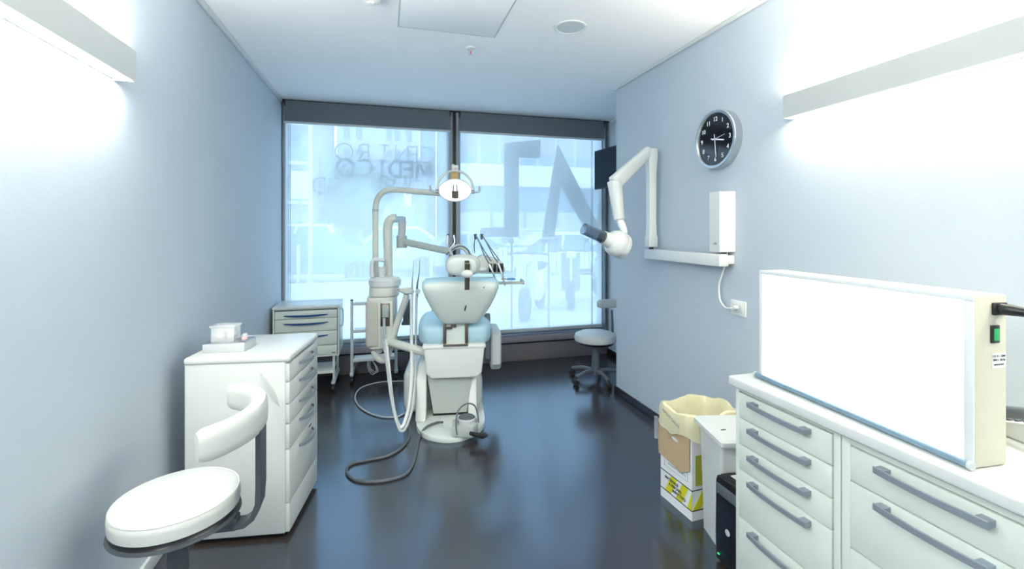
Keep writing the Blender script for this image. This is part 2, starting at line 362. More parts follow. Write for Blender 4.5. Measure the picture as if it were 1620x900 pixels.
# ------------------------------------------------------------------ ceiling things
t = thing('smoke_detector', 'small white domed smoke detector on the ceiling', 'detector', (-0.065, 2.46, HC))
MB().lathe([(0.052, 0), (0.052, -0.012), (0.047, -0.016)], n=32).o('base', PAINT, t)
MB().lathe([(0.047, -0.014), (0.048, -0.030), (0.040, -0.044), (0.022, -0.050), (0.020, -0.056), (0.0, -0.058)], n=32).o('dome', WHITEM, t)
sl = MB()
for k in range(9):
    a = -PI / 2 - 0.55 + k * 0.14; sl.box((-0.0022, -0.0015, -0.003), (0.0022, 0.0015, 0.003), M=Matrix.Translation((0.048 * math.cos(a), 0.048 * math.sin(a), -0.030)) @ Matrix.Rotation(a + PI / 2, 4, 'Z'))
sl.o('vent_slot', BLACK, t)
t = thing('sprinkler', 'small sprinkler head with red bulb hanging from the ceiling', 'sprinkler', (0.55, 3.02, HC))
MB().lathe([(0.030, 0), (0.028, -0.008), (0.012, -0.012)], n=24).o('rosette', PAINT, t)
MB().cyl((0, 0, -0.01), (0, 0, -0.022), 0.007, n=12).box((-0.011, -0.002, -0.045), (-0.008, 0.002, -0.018)).box((0.008, -0.002, -0.045), (0.011, 0.002, -0.018)).o('frame', STEEL, t)
MB().cyl((0, 0, -0.022), (0, 0, -0.042), 0.003, n=8).o('bulb', mat('red_glass', (0.6, 0.03, 0.03), 0.2), t)
MB().lathe([(0.004, -0.042), (0.014, -0.046), (0.014, -0.048), (0.0, -0.049)], n=16).o('deflector', STEEL, t)
t = thing('ceiling_speaker', 'round flush white speaker grille in the ceiling', 'speaker', (1.066, 2.55, HC))
MB().lathe([(0.095, 0), (0.094, -0.006), (0.084, -0.008), (0.080, -0.003)], n=48).o('rim', PAINT, t)
MB().lathe([(0.081, -0.001), (0.080, -0.004), (0.0, -0.0045)], n=48).o('grille', mat('speaker_mesh', (0.62, 0.66, 0.68), 0.6, bump=0.6, bscale=500), t)
t = thing('ceiling_hatch', 'square white access hatch with thin seams in the ceiling', 'hatch', (0.372, 2.52, HC))
l = 0.29; fr = MB()
for a, b in (((-l - .006, -l - .006), (l + .006, -l)), ((-l - .006, l), (l + .006, l + .006)), ((-l - .006, -l), (-l, l)), ((l, -l), (l + .006, l))): fr.box((a[0], a[1], -0.003), (b[0], b[1], 0))
fr.o('frame', LGREY, t)
B((-l + .002, -l + .002, -0.004), (l - .002, l - .002, 0), 0.001).o('panel', CEIL, t)
# ------------------------------------------------------------------ wall clock
R90 = frame((0, 0, 0), (0, -1, 0), (0, 0, 1))     # faces -X
t = thing('wall_clock', 'round wall clock with black face and brushed steel rim', 'clock', (XR, 2.29, 1.925))
rc = 0.172
MB().lathe([(rc, 0.001), (rc, 0.045), (rc - .004, 0.05), (rc - .018, 0.05), (rc - .022, 0.042), (rc - .022, 0.001)], n=64, axis=(-1, 0, 0)).o('rim', STEEL, t)
MB().lathe([(rc - .021, 0.02), (rc - .021, 0.038), (0, 0.038)], n=64, axis=(-1, 0, 0)).o('dial', CLKF, t)
for h in range(1, 13):
    a = h * PI / 6; r = 0.118
    text(str(h), 0.036, WINK, 'numeral', t, frame((-0.0395, -r * math.sin(a), r * math.cos(a)), (0, -1, 0), (0, 0, 1)), bold=0.0005)
def hand(a, l, wd, back, off, nm):
    M = Matrix.Translation((-off, 0, 0)) @ Matrix.Rotation(a, 4, 'X')
    MB().box((-0.001, -wd / 2, -back), (0.001, wd / 2, l), M=M).o(nm, WINK, t)
hand(-(-(102) * PI / 180) * 1, 0.075, 0.007, 0.035, 0.042, 'hour_hand')
hand(-(-(174) * PI / 180), 0.105, 0.005, 0.03, 0.044, 'minute_hand')
hand(-(-(80) * PI / 180), 0.085, 0.0018, 0.02, 0.046, 'second_hand')
MB().lathe([(0.007, 0.038), (0.006, 0.048), (0, 0.048)], n=16, axis=(-1, 0, 0)).o('hub', STEEL, t)
# ------------------------------------------------------------------ wall mounted x-ray arm
t = thing('xray_unit', 'white wall-mounted dental x-ray arm with clear cone', 'x-ray', (XR, 2.24, 1.22))
xw = dict(world=True)
MB().prism([(XR, 2.195 - 0.02), (XR, 2.279 + 0.03), (1.822, 2.279), (1.822, 2.195)], 1.268, 1.612, 'z', 0.004).o('control_box', PAINT, t, **xw)
MB().box((1.8205, 2.236, 1.310), (1.822, 2.250, 1.316)).box((1.8205, 2.216, 1.310), (1.822, 2.238, 1.322)).o('maker_mark', GREYINK, t, **xw)
MB().box((1.80, 2.172, 1.188), (1.865, 2.943, 1.256), 0.006).o('extension_rail', PAINT, t, **xw)
MB().box((1.865, 2.18, 1.20), (XR, 2.33, 1.25), 0.004).o('wall_bracket', PAINT, t, **xw)
MB().cyl((1.83, 2.90, 1.256), (1.83, 2.90, 1.272), 0.017).o('pivot', BLACK, t, **xw)
MB().rings([[(1.83 + a * s, 2.90 + b * s2, z) for a, b in ((-1, -1), (-.7, -1.15), (.7, -1.15), (1, -1), (1, 1), (.7, 1.15), (-.7, 1.15), (-1, 1))] for z, s, s2 in
    ((1.272, .032, .026), (1.275, .034, .028), (1.345, .034, .028), (1.35, .030, .025), (1.45, .026, .022), (1.80, .028, .024), (1.93, .036, .03), (1.965, .034, .028), (1.97, .025, .02))]).o('upright', WHITEM, t, **xw)
pe = Vector((1.815, 2.90, 1.955)); pk = at(971, 291, 3.12)
def strut(p, q, a, b, n=12, e=3.0):
    # tapered rounded bar through p..q; a,b = (half width, half height) at the ends
    d = (q - p).normalized(); x = d.cross(UP); x = x.normalized() if x.length > .01 else Vector((1, 0, 0)); y = x.cross(d)
    R = []
    for k, tt in enumerate((0, .02, .12, .5, .88, .98, 1)):
        s = 0.8 if k in (0, 6) else 1
        w_, h_ = (a[0] * (1 - tt) + b[0] * tt) * s, (a[1] * (1 - tt) + b[1] * tt) * s
        ring = []
        for j in range(20):
            c, sn = math.cos(2 * PI * j / 20), math.sin(2 * PI * j / 20)
            kk = (abs(c) ** e + abs(sn) ** e) ** (-1 / e); ring.append(p + (q - p) * tt + x * c * kk * w_ + y * sn * kk * h_)
        R.append(ring)
    return R
m_ = MB(); m_.rings(strut(pe, pk, (.030, .038), (.034, .054))); m_.o('upper_arm', WHITEM, t, **xw)
pl = at(980, 348, 3.1)
m_ = MB(); m_.rings(strut(pk + Vector((0.005, 0, .02)), pl, (.046, .046), (.033, .033))); m_.o('lower_arm', WHITEM, t, **xw)
ph = at(977, 386, 3.05)
MB().tube([pl, at(983, 354, 3.09), at(987, 365, 3.08), at(986, 378, 3.07)], [.022, .026, .024, .022], n=14).o('yoke', WHITEM, t, **xw)
hd = (at(938, 371, 3.0) - at(985, 392, 3.10)).normalized()
prof = [(0.0, -0.068), (0.062, -0.066), (0.082, -0.052), (0.088, -0.03), (0.088, -0.026)]
MB().lathe(prof, ph, 40, hd).o('head_cover', WHITEM, t, **xw)
MB().lathe([(0.0875, -0.026), (0.0865, -0.022), (0.089, -0.018), (0.088, 0.02), (0.076, 0.05), (0.054, 0.068), (0.046, 0.10), (0.044, 0.125), (0.02, 0.127)], ph, 40, hd, caps=(False, True)).o('tube_head', WHITEM, t, **xw)
MB().lathe([(0.038, 0.12), (0.038, 0.285), (0.034, 0.285), (0.034, 0.12)], ph, 32, hd).o('cone', SMOKE, t, **xw)
MB().lathe([(0.041, 0.116), (0.041, 0.135), (0.036, 0.135)], ph, 32, hd).o('cone_ring', DGREY, t, **xw)
tb = MB().tube([(1.89, 2.215, 1.275), (1.885, 2.215, 1.22), (1.885, 2.25, 1.14), (1.885, 2.275, 1.07), (1.88, 2.262, 0.99), (1.872, 2.21, 0.953), (1.868, 2.165, 0.955), (1.888, 2.148, 0.962)], 0.0048, n=8).o('power_cord', WHITEM, t, world=True)
MB().cyl((1.872, 2.147, 0.962), (1.902, 2.147, 0.962), 0.011, n=16).o('plug', WHITEM, tb, world=True)
t = thing('wall_socket', 'white square wall socket below the x-ray control box', 'socket', (XR, 2.145, 0.957))
B((-0.009, -0.057, -0.042), (0, 0.057, 0.042), 0.003).o('plate', WHITEM, t)
B((-0.0115, -0.036, -0.025), (-0.008, 0.036, 0.025), 0.002).o('insert', PAINT, t)
sk = MB()
for dz in (-0.012, 0, 0.012): sk.cyl((-0.0116, -0.02, dz), (-0.0122, -0.02, dz), 0.0025, n=8)
sk.o('socket_hole', DGREY, t)
# ------------------------------------------------------------------ television in the recess
p0 = at(940, 270, 4.85); p1 = at(996, 264, 4.30)
tvd = (Vector((p1.x, p1.y, 0)) - Vector((p0.x, p0.y, 0)))
W_ = 0.40; rz = math.atan2(tvd.y, tvd.x)
t = thing('television', 'dark flat television on a wall arm in the recess beside the window', 'television', (p0.x, p0.y, p0.z), rz)
B((0, 0.002, -0.20), (W_, 0.03, 0.205), 0.004).o('casing', BLACK, t)
B((0.010, -0.001, -0.188), (W_ - 0.01, 0.003, 0.195)).o('screen', TVS, t)
bk = MB(); q0 = parent_world(t).inverted() @ Vector((XN, 4.45, p0.z)); bk.tube([(0.3, 0.03, 0), (q0.x, q0.y, 0)], 0.018, n=8, smooth=False); bk.o('wall_arm', DGREY, t)
# ------------------------------------------------------------------ right-hand cabinets
def bow_handle(L, out, m, parent, org, right, name='handle', wd=0.010, th=0.006, rise=0.012):
    # a flat bowed grip on two end tabs; org = centre on the door, right = along, out = outward normal
    r = Vector(right); o_ = Vector(out); u = Vector((0, 0, 1)); org = Vector(org); mb = MB()
    n = 12; R = []
    for i in range(n + 1):
        s = i / n * 2 - 1; c = org + r * (s * L / 2) + o_ * (0.026 + 0.008 * (1 - s * s)) 
        R.append([c + u * a * wd + o_ * b * th / 2 for a, b in ((-.8, -1), (.8, -1), (1, 0), (.8, 1), (-.8, 1), (-1, 0))])
    mb.rings(R)
    for s in (-1, 1):
        c = org + r * (s * (L / 2 - 0.014)); A = c + o_ * 0.0; Z = c + o_ * 0.028
        mb.rings([[p + r * a * 0.013 + u * b * wd * 0.75 for a, b in ((-1, -1), (1, -1), (1, 1), (-1, 1))] for p in (A, Z)])
    return mb.o(name, m, parent)
def arch_handle(L, out, m, parent, org, right, name='handle', wd=0.012):
    r = Vector(right); o_ = Vector(out); u = Vector((0, 0, 1)); org = Vector(org); R = []
    for i in range(15):
        s = i / 14 * 2 - 1; k = (1 - s * s); c = org + r * (s * L / 2) + o_ * (.002 + .034 * k ** .7); w_ = wd * (.45 + .55 * k)
        R.append([c + u * a * w_ + o_ * b * .003 for a, b in ((-1, -1), (1, -1), (1, 1), (-1, 1))])
    return MB().rings(R).o(name, m, parent)
def drawer_unit(y0, y1, zs, labels, lab, hl, rail):
    t = thing('drawer_cabinet', lab, 'cabinet', (1.32, (y0 + y1) / 2, 0)); w2_ = (y1 - y0) / 2; D = XR - 1.32 - 0.005
    B((0.02, -w2_, 0.06), (D, w2_, 0.79)).o('body', CAB, t)
    B((0.07, -w2_ + .002, 0), (D, w2_ - .002, 0.06)).o('plinth', DGREY, t)
    st = MB().box((0.0, w2_ - rail[1], 0.06), (0.02, w2_, 0.79), 0.001).box((0.0, -w2_, 0.06), (0.02, -w2_ + rail[0], 0.79), 0.001).box((0.0, -w2_ + rail[0], zs[0] + .002), (0.02, w2_ - rail[1], 0.79), 0.001)
    st.o('face_frame', CAB, t)
    for a, b in zip(zs, zs[1:]):
        d = B((-0.004, -w2_ + rail[0] + .003, b + .002), (0.0195, w2_ - rail[1] - .003, a - .002), 0.0012).o('drawer', CAB, t)
        yc = ((-w2_ + rail[0]) + (w2_ - rail[1])) / 2
        bow_handle(hl, (-1, 0, 0), HANDLE, d, (-0.004, yc, a - .022), (0, 1, 0))
    return t
drawer_unit(1.072, 1.500, (.774, .676, .576, .479, .294, .07), None, 'sage white drawer cabinet with five drawers at the far end of the worktop', 0.245, (0.022, 0.018))
drawer_unit(0.585, 1.068, (.764, .663, .467, .27, .07), None, 'sage white drawer cabinet with four wide drawers under the light box, nearer the camera', 0.250, (0.03, 0.026))
drawer_unit(0.100, 0.581, (.764, .663, .467, .27, .07), None, 'sage white wide drawer cabinet at the near end of the worktop', 0.250, (0.03, 0.026))
tag(MB().box((1.292, 0.09, 0.792), (XR - 0.001, 1.512, 0.83), 0.008, 3).o('worktop', WHITE), 'white worktop with rounded edge running along the right wall', 'worktop')
# ------------------------------------------------------------------ light box
rz = math.radians(-3.6)
t = thing('light_box', 'large white light box glowing on the worktop', 'light box', (1.385, 1.452, 0.832), rz)
LB = 0.693; HB = 0.41; DB = 0.105
B((0.006, -LB, 0), (DB, 0, HB), 0.004).o('housing', mat('cream_steel', (0.60, 0.59, 0.49), 0.4, var=0.01), t)
MB().box((0, -LB, HB - .014), (0.006, 0, HB), 0.0015).box((0, -LB, 0.012), (0.006, -LB + .02, HB - .014), 0.0015).box((0, -.014, 0.012), (0.006, 0, HB - .014), 0.0015).box((0, -LB, 0), (0.006, 0, 0.012), .0015).o('bezel', PAINT, t)
B((0.002, -LB + .02, 0.012), (0.0065, -.014, HB - .014)).o('diffuser', PANELGLOW, t)
MB().cyl((-0.010, -LB - .004, 0.010), (-0.010, 0.004, 0.010), 0.0085, n=16).o('roller_bar', mat('blue_grey_tube', (0.22, 0.33, 0.42), 0.3, metal=0.4), t)
for y in (-LB - .006, 0.002): MB().cyl((-0.010, y, 0.010), (-0.010, y + .008, 0.010), 0.0105, n=16).o('end_cap', LGREY, t)
yE = -LB
sw = B((0.052, yE - .004, HB - .115), (0.078, yE + .001, HB - .072), 0.002).o('switch', BLACK, t)
B((0.058, yE - .0065, HB - .108), (0.072, yE - .003, HB - .080), 0.001).o('rocker', GREEN, sw)
pg = MB().box((0.056, yE - .008, HB - .048), (0.096, yE + .001, HB - .018), 0.003).o('power_inlet', BLACK, t)
lb_ = B((0.056, yE - .0012, HB - .175), (0.100, yE + .0005, HB - .140)).o('rating_label', PAINT, t)
for tx, dx, dz, sz in (('C E  V ~  230V', .078, -.147, .0065), ('TIPO 1  50 Hz', .078, -.156, .0065), ('MADE IN ITALY', .078, -.167, .0045)):
    text(tx, sz, INK, 'print', lb_, frame((dx, yE - .0014, HB + dz), (1, 0, 0), (0, 0, 1)), ext=0.0002, bold=0.0002)
t2 = thing('power_cable', 'thick black power cable plugged into the light box end', 'cable', (1.47, 0.72, 1.20))
inv = parent_world(t); P_ = lambda x, y, z: inv @ Vector((x, y, z))
MB().tube([P_(.076, yE - .008, HB - .033), P_(.076, yE - .03, HB - .033), P_(.079, yE - .05, HB - .034), P_(.085, yE - .075, HB - .036)], [.014, .013, .0105, .007], n=12, sub=4).o('plug', BLACK, t2, world=True)
MB().tube([P_(.085, yE - .07, HB - .036), P_(.11, yE - .12, HB - .045), P_(.16, yE - .2, HB - .09), P_(.25, yE - .26, HB - .2), P_(.40, yE - .27, HB - .33)], .0052, n=10).o('cable', BLACK, t2, world=True)
# ------------------------------------------------------------------ desk phone behind the light box
t = thing('desk_phone', 'white desk telephone half hidden behind the light box', 'telephone', (1.735, 0.80, 0.83), math.radians(-12))
MB().prism([(-.11, 0), (.11, 0), (.11, .075), (.10, .08), (-.11, .022)], -.10, .10, 'x', .004, M=Matrix.Rotation(PI, 4, 'Z') @ Matrix.Rotation(0, 4, 'X')).o('base', WHITEM, t)
def onph(x, s):   # s 0..1 from front edge to back edge of the sloped face
    return Vector((x, .11 - .21 * s, .022 + .058 * s))
sl_ = math.atan2(.058, -.21)
for i in range(4):
    for j in range(5):
        c = onph(-.075 + i * .022, .18 + j * .10)
        MB().box((-.007, -.005, 0), (.007, .005, .005), .001, M=Matrix.Translation(c) @ Matrix.Rotation(math.atan2(.058, .21) * -1, 4, 'X')).o('key', DGREY, t)
for i in range(2):
    for j in range(5):
        c = onph(.035 + i * .03, .12 + j * .09)
        MB().box((-.009, -.004, 0), (.009, .004, .004), .001, M=Matrix.Translation(c) @ Matrix.Rotation(math.atan2(.058, .21) * -1, 4, 'X')).o('key', MGREY, t)
MB().tube([(-.125, .095, .045), (-.125, .05, .066), (-.125, -.04, .092), (-.125, -.09, .095)], [.024, .016, .016, .024], n=12).o('handset', DGREY, t)
# ------------------------------------------------------------------ computer tower
t = thing('computer_tower', 'black computer tower standing on the floor beside the drawer cabinet', 'computer', (1.36, 1.579, 0))
B((0.012, -.066, .008), (.38, .072, .362), .004).o('case', BLACK, t)
MB().prism([(-.066, .012), (.072, .012), (.074, .10), (.074, .34), (.066, .362), (-.062, .362), (-.067, .34), (-.067, .1)], -.008, .012, 'x', .004).o('front_panel', BLACK, t)
GLB = mat('gloss_black', (.008, .012, .02), .12, var=0)
B((-.0105, -.058, .07), (-.0075, .066, .285), .001).o('door_panel', GLB, t)
B((-.0115, -.055, .292), (-.0075, .064, .335), .001).o('optical_drive', DGREY, t)
MB().lathe([(.013, 0), (.013, .002), (.010, .0025), (0, .0025)], (-.0105, .0, .16), 24, (-1, 0, 0)).o('badge', LGREY, t)
B((-.012, .050, .037), (-.008, .060, .041)).o('power_light', LED, t)
B((-.0125, .05, .295), (-.0105, .06, .300)).o('button', STEEL, t)
for x, y in ((.04, -.05), (.04, .055), (.34, -.05), (.34, .055)): MB().cyl((x, y, 0), (x, y, .010), .012, n=12).o('foot', RUBBER, t)
tag(B((1.40, 1.53, .363), (1.60, 1.62, .3655)).o('paper_sheet', BOXW), 'white paper sheet lying on top of the computer tower', 'paper')
# ------------------------------------------------------------------ lidded waste bin
t = thing('waste_bin', 'white lidded waste bin with a clear liner beside the cardboard box', 'bin', (1.55, 1.74, 0))
def quad(A, Bc, depth, z, r=.015, k=4):
    A = Vector((*A, z)); Bc = Vector((*Bc, z)); e = (Bc - A).normalized(); p = Vector((-e.y, e.x, 0)); 
    cs = [A, Bc, Bc + p * depth, A + p * depth]; ring = []
    for i in range(4):
        c = cs[i]; a = (cs[i - 1] - c).normalized(); b = (cs[(i + 1) % 4] - c).normalized(); o_ = c + (a + b) * r
        for j in range(k + 1):
            an = j / k * PI / 2; ring.append(o_ - b * r * math.cos(an) - a * r * math.sin(an))
    return ring
A1, B1 = (1.425, 1.852), (1.372, 1.640); A0, B0 = (1.447, 1.858), (1.408, 1.702)
def lerp(a, b, k): return (a[0] + (b[0] - a[0]) * k, a[1] + (b[1] - a[1]) * k)
MB().rings([quad(A0, B0, .26, .0), quad(A0, B0, .26, .006), quad(A1, B1, .33, .49)]).o('body', WHITE, t, world=True)
MB().rings([quad((1.412, 1.872), (1.348, 1.610), .37, .490, .012), quad((1.408, 1.874), (1.344, 1.608), .375, .494, .012), quad((1.408, 1.874), (1.344, 1.608), .375, .512, .012), quad((1.418, 1.868), (1.354, 1.616), .355, .520, .012)]).o('lid', WHITE, t, world=True)
rg = []
for kz in range(9):
    z = .489 - kz * .0165; k = (z - .006) / .484
    a = lerp(A0, A1, k); b = lerp(B0, B1, k); rg.append([p + (p - Vector((1.56, 1.73, p.z))).normalized() * (.004 + .004 * random.random() + .003 * (kz % 2)) for p in quad(a, b, .26 + .07 * k, z)])
MB().rings(rg, caps=(False, False)).o('liner', LINER, t, world=True)
B((-.012, -.004, 0), (.012, .004, .001)).o('slot', DGREY, t).location = (-.12, -.04, .5205)
# ------------------------------------------------------------------ cardboard waste box with yellow bag
t = thing('cardboard_box', 'white printed cardboard waste box lined with a yellow bag by the right wall', 'box', (1.56, 2.025, 0), math.radians(3.8))
bw, bd, bh = .118, .15, .43     # local: -x face towards the aisle, -y face towards the camera
th_ = .004
MB().box((-bd, -bw, 0), (bd, bw, th_)).box((-bd, -bw, th_), (-bd + th_, bw, bh)).box((bd - th_, -bw, th_), (bd, bw, bh)).box((-bd + th_, -bw, th_), (bd - th_, -bw + th_, bh)).box((-bd + th_, bw - th_, th_), (bd - th_, bw, bh)).o('carton', BOXW, t, smooth=False)
pr = MB(); e = .0006
for z0, z1 in ((.142, .147), (.045, .050)):
    pr.box((-bd - e, -bw - e, z0), (bd, bw, z1))
pr.o('printed_rule', INK, t, smooth=False)
for k in range(4):
    y = bw + .045 - k * .083
    pts = [(max(-bw, min(bw, y)), .051), (max(-bw, min(bw, y - .045)), .051), (max(-bw, min(bw, y - .09)), .141), (max(-bw, min(bw, y - .045)), .141)]
    if abs(pts[0][0] - pts[1][0]) < .004: continue
    MB().prism(pts, -bd - .0012, -bd, 'x').o('hazard_stripe', YEL, t, smooth=False)
MB().prism([(-.148, .051), (-.10, .051), (-.04, .141), (-.088, .141)], -bw - .0012, -bw, 'y').o('hazard_stripe', YEL, t, smooth=False)
B((-.130, -bw - .0012, .165), (.10, -bw, .31)).o('yellow_panel', OLIVE, t, smooth=False)
B((-.06, -bw - .0018, .19), (.06, -bw - .0010, .29)).o('dark_print', INK, t, smooth=False)
for i, tx in enumerate(('MATERIALE', 'A RISCHIO', 'INFETTIVO')):
    text(tx, .020, INK, 'print', t, frame((-bd - .0016, .03 - i * .028, .118 - i * .022), (0, -1, 0), (0, 0, 1)), ext=.0002, bold=.0007)
text('RIFIUTI SPECIALI', .0155, GREYINK, 'print', t, frame((-bd - .001, .0, .225), (0, -1, 0), (0, 0, 1)), ext=.0002)
text('PRODUTTORE N. 0', .0155, GREYINK, 'print', t, frame((-bd - .001, -.01, .195), (0, -1, 0), (0, 0, 1)), ext=.0002)
fr = MB()
for a, b in (((.085, .174), (-.088, .1755)), ((.085, .245), (-.088, .2465)), ((.085, .174), (.0835, .2465)), ((-.0865, .174), (-.088, .2465))): fr.box((-bd - .0008, min(a[0], b[0]), a[1]), (-bd, max(a[0], b[0]), b[1]))
fr.o('printed_frame', GREYINK, t, smooth=False)
# flap hanging on the aisle side, with a hand hole
hole = [(.0 + .030 * math.cos(a * PI / 8), .345 + .011 * math.sin(a * PI / 8)) for a in range(16)]
bm = bmesh.new()
def flap(bm, outer, hole, x0, x1, Mx):
    n = 16; cx, cz = 0, .345
    ringo = []
    for i in range(16):
        a = i * PI / 8 ; d = Vector((math.cos(a), math.sin(a)))
        best = None
        for j in range(len(outer)):
            p, q = Vector(outer[j]), Vector(outer[(j + 1) % len(outer)]); c = Vector((cx, cz)); e2 = q - p
            det = d.x * (-e2.y) + d.y * e2.x
            if abs(det) < 1e-9: continue
            r = p - c; tt = (r.x * (-e2.y) + r.y * e2.x) / det; ss = (d.x * r.y - d.y * r.x) / det
            if tt > 0 and -1e-6 <= ss <= 1 + 1e-6 and (best is None or tt < best): best = tt
        ringo.append((cx + d.x * best, cz + d.y * best))
    V = [[bm.verts.new(Mx @ Vector((x, p[0], p[1]))) for p in rr] for x, rr in ((x0, ringo), (x0, hole), (x1, hole), (x1, ringo))]
    for A, C2 in zip(V, V[1:] + V[:1]):
        for i in range(n): bm.faces.new((A[i], A[(i + 1) % n], C2[(i + 1) % n], C2[i]))
fo = [(.118, .43), (.135, .245), (.128, .235), (-.105, .205), (-.112, .215), (-.112, .43)]
fo = [(.118, .43), (.130, .225), (-.108, .200), (-.112, .43)]
flap(bm, fo, hole, -bd - .010, -bd - .005, Matrix.Identity(4) )
mm = MB(); mm._add(bm); mm.o('flap', CARD, t, smooth=False)
MB().box((-.10, -bw - .012, .235), (.12, -bw - .007, .43)).o('flap', CARD, t, smooth=False)
# bag: folds over the rim, crumpled
def bagring(sx, sy, z, amp, n=72, ph=0.0):
    r = []
    for i in range(n):
        a = 2 * PI * i / n; c, s_ = math.cos(a), math.sin(a); k = (abs(c) ** 6 + abs(s_) ** 6) ** (-1 / 6)
        f = 1 + amp * (math.sin(7 * a + ph) * .5 + math.sin(13 * a + 2 * ph + 1) * .35 + math.sin(23 * a + ph) * .2)
        r.append((c * k * sx * f, s_ * k * sy * f, z + amp * .25 * math.sin(5 * a + ph) ))
    return r
MB().rings([bagring(bd - .02, bw - .02, .06, .06, ph=.3), bagring(bd - .012, bw - .012, .30, .05, ph=.4), bagring(bd - .006, bw - .006, .44, .03, ph=.8), bagring(bd - .002, bw - .002, .475, .04, ph=1), bagring(bd + .006, bw + .006, .495, .045, ph=1.1),
    bagring(bd + .018, bw + .018, .490, .04, ph=1.2), bagring(bd + .024, bw + .024, .465, .035, ph=1.3), bagring(bd + .025, bw + .025, .43, .04, ph=1.5), bagring(bd + .023, bw + .023, .40, .05, ph=1.8), bagring(bd + .024, bw + .024, .385, .06, ph=2.2)], caps=(True, False)).o('bag', BAG, t)
text('RIFIUTI SANIT', .022, GREYINK, 'bag_print', t, frame((-bd - .030, .0, .452), (0, -1, -.35), (-.05, -.3, 1)), ext=.0002)
MB().rings([[(-bd - .006 + a * .02, bw + .012 + b * .035, z) for a, b in ((0, 0), (.6, .7), (0, 1), (-.6, .5))] for z in (.29, .34, .40)]).o('bag_tail', LINER, t)
# ------------------------------------------------------------------ left drawer cabinet
a_ = math.radians(-8)
t = thing('mobile_drawer_cabinet', 'white mobile drawer cabinet standing against the left wall', 'cabinet', (-.415, 2.285, 0), a_)
WD, DP, HT = .445, .44, .83     # width along local +y, depth along local -x
B((-DP, 0, .02), (-.018, WD, HT - .02), .006).o('body', WHITE, t)
MB().box((-DP - .004, -.006, HT - .035), (.004, WD + .006, HT), .014, 4).o('top', WHITE, t)
B((-DP + .03, .02, 0), (-.03, WD - .02, .02)).o('plinth', BLACK, t)
zs = (.79, .705, .605, .515, .40, .155)
for i, (z1, z0) in enumerate(zip(zs, zs[1:])):
    d = B((-.018, .004, z0 + .002), (0, WD - .004, z1 - .002), .0015).o('drawer', WHITE, t)
    arch_handle(.20, (1, 0, 0), HANDLE, d, (0, .235, z1 - .035 - (.01 if i == 4 else 0)), (0, 1, 0), wd=.012)
B((-.018, .004, .025), (-.001, WD - .004, .153), .0015).o('bottom_panel', WHITE, t)
B((-.001, .29, .375), (.001, .33, .383)).o('maker_plate', INK, t)
cr = []
for i in range(13):
    s = i / 12; x = -.125 + .085 * s; z = .76 - .165 * s; b = math.sin(PI * s) 
    cr.append([(x + .012 * b, -.001, z + .010 * b), (x + .012 * b, -.012 * b - .002, z + .010 * b), (x - .003 * b, -.008 * b - .002, z - .006 * b), (x - .003 * b, -.001, z - .006 * b)])
MB().rings(cr).o('side_grip', WHITE, t)
tt = t
t = thing('instrument_case', 'flat silver-grey case on the left cabinet top', 'case', (-.705, 2.465, HT), a_)
B((-.09, -.065, 0), (.09, .065, .040), .003).o('case_body', LGREY, t)
B((-.088, -.063, .0395), (.088, .063, .0435), .002).o('case_lid', STEEL, t)
t = thing('acrylic_dispenser', 'clear acrylic box of cotton rolls standing on the silver case', 'dispenser', (-.725, 2.475, HT + .0435), a_)
for nm, a, b in (('side', (-.05, -.035, 0), (-.047, .035, .062)), ('side', (.047, -.035, 0), (.05, .035, .062)), ('side', (-.047, -.035, 0), (.047, -.032, .062)), ('side', (-.047, .032, 0), (.047, .035, .062)), ('bottom', (-.047, -.032, 0), (.047, .032, .003))):
    B(a, b).o(nm, CLEAR, t)
B((-.055, -.04, .062), (.055, .04, .074), .002).o('box_lid', CLEAR, t)
cb = MB()
for k in range(16): cb.ball((random.uniform(-.032, .032), random.uniform(-.018, .018), random.uniform(.014, .046)), (random.uniform(.009, .014),) * 3, n=10)
c_ = cb.o('cotton', COTTON, t); c_['kind'] = 'stuff'
t = thing('small_jar', 'tiny clear jar with pink base beside the acrylic box', 'jar', (-.645, 2.475, HT + .0435), a_)
MB().lathe([(.013, 0), (.014, .010), (.0, .010)], n=20).o('jar_base', PINK, t)
MB().lathe([(.013, .010), (.012, .022), (.010, .026), (0, .026)], n=20).o('jar_cover', CLEAR, t)
# ------------------------------------------------------------------ stools
def star_base(t, n, R, ang0, m, zc=.075):
    MB().lathe([(.045, zc - .02), (.048, zc), (.040, zc + .035), (.032, zc + .05)], n=24).o('hub', m, t)
    for k in range(n):
        a = ang0 + 2 * PI * k / n; d = Vector((math.cos(a), math.sin(a), 0))
        lg = MB().tube([d * .03 + UP * (zc + .012), d * R * .5 + UP * (zc + .020), d * R * .85 + UP * (zc + .004), d * R + UP * (zc - .004)], [.022, .018, .016, .017], n=10).o('leg', m, t)
        c = d * R; s = Vector((-d.y, d.x, 0)); q = MB()
        q.cyl(c + UP * .045, c + UP * (zc - .004), .008, n=10)
        for sg in (-1, 1): q.cyl(c + UP * .024 + s * sg * .004, c + UP * .024 + s * sg * .020, .024, n=20)
        q.o('caster', RUBBER, t)
ct = at(281, 781, 1.487)
fv = Vector((FW.x, FW.y, 0)); rz_s = math.atan2(RT.y, RT.x)      # stool faced like the view
t = thing('operator_stool', 'white padded operator stool with curved arm rest in the left foreground', 'stool', (ct.x, ct.y, 0), rz_s)
zt = .555; r_ = .175
MB().lathe([(0, zt), (r_ * .55, zt), (r_ - .020, zt - .003), (r_ - .008, zt - .010), (r_ - .005, zt - .013), (r_ - .001, zt - .018), (r_ + .001, zt - .035), (r_ - .001, zt - .062), (r_ - .012, zt - .066), (0, zt - .066)], n=72).o('seat', VINYL, t)
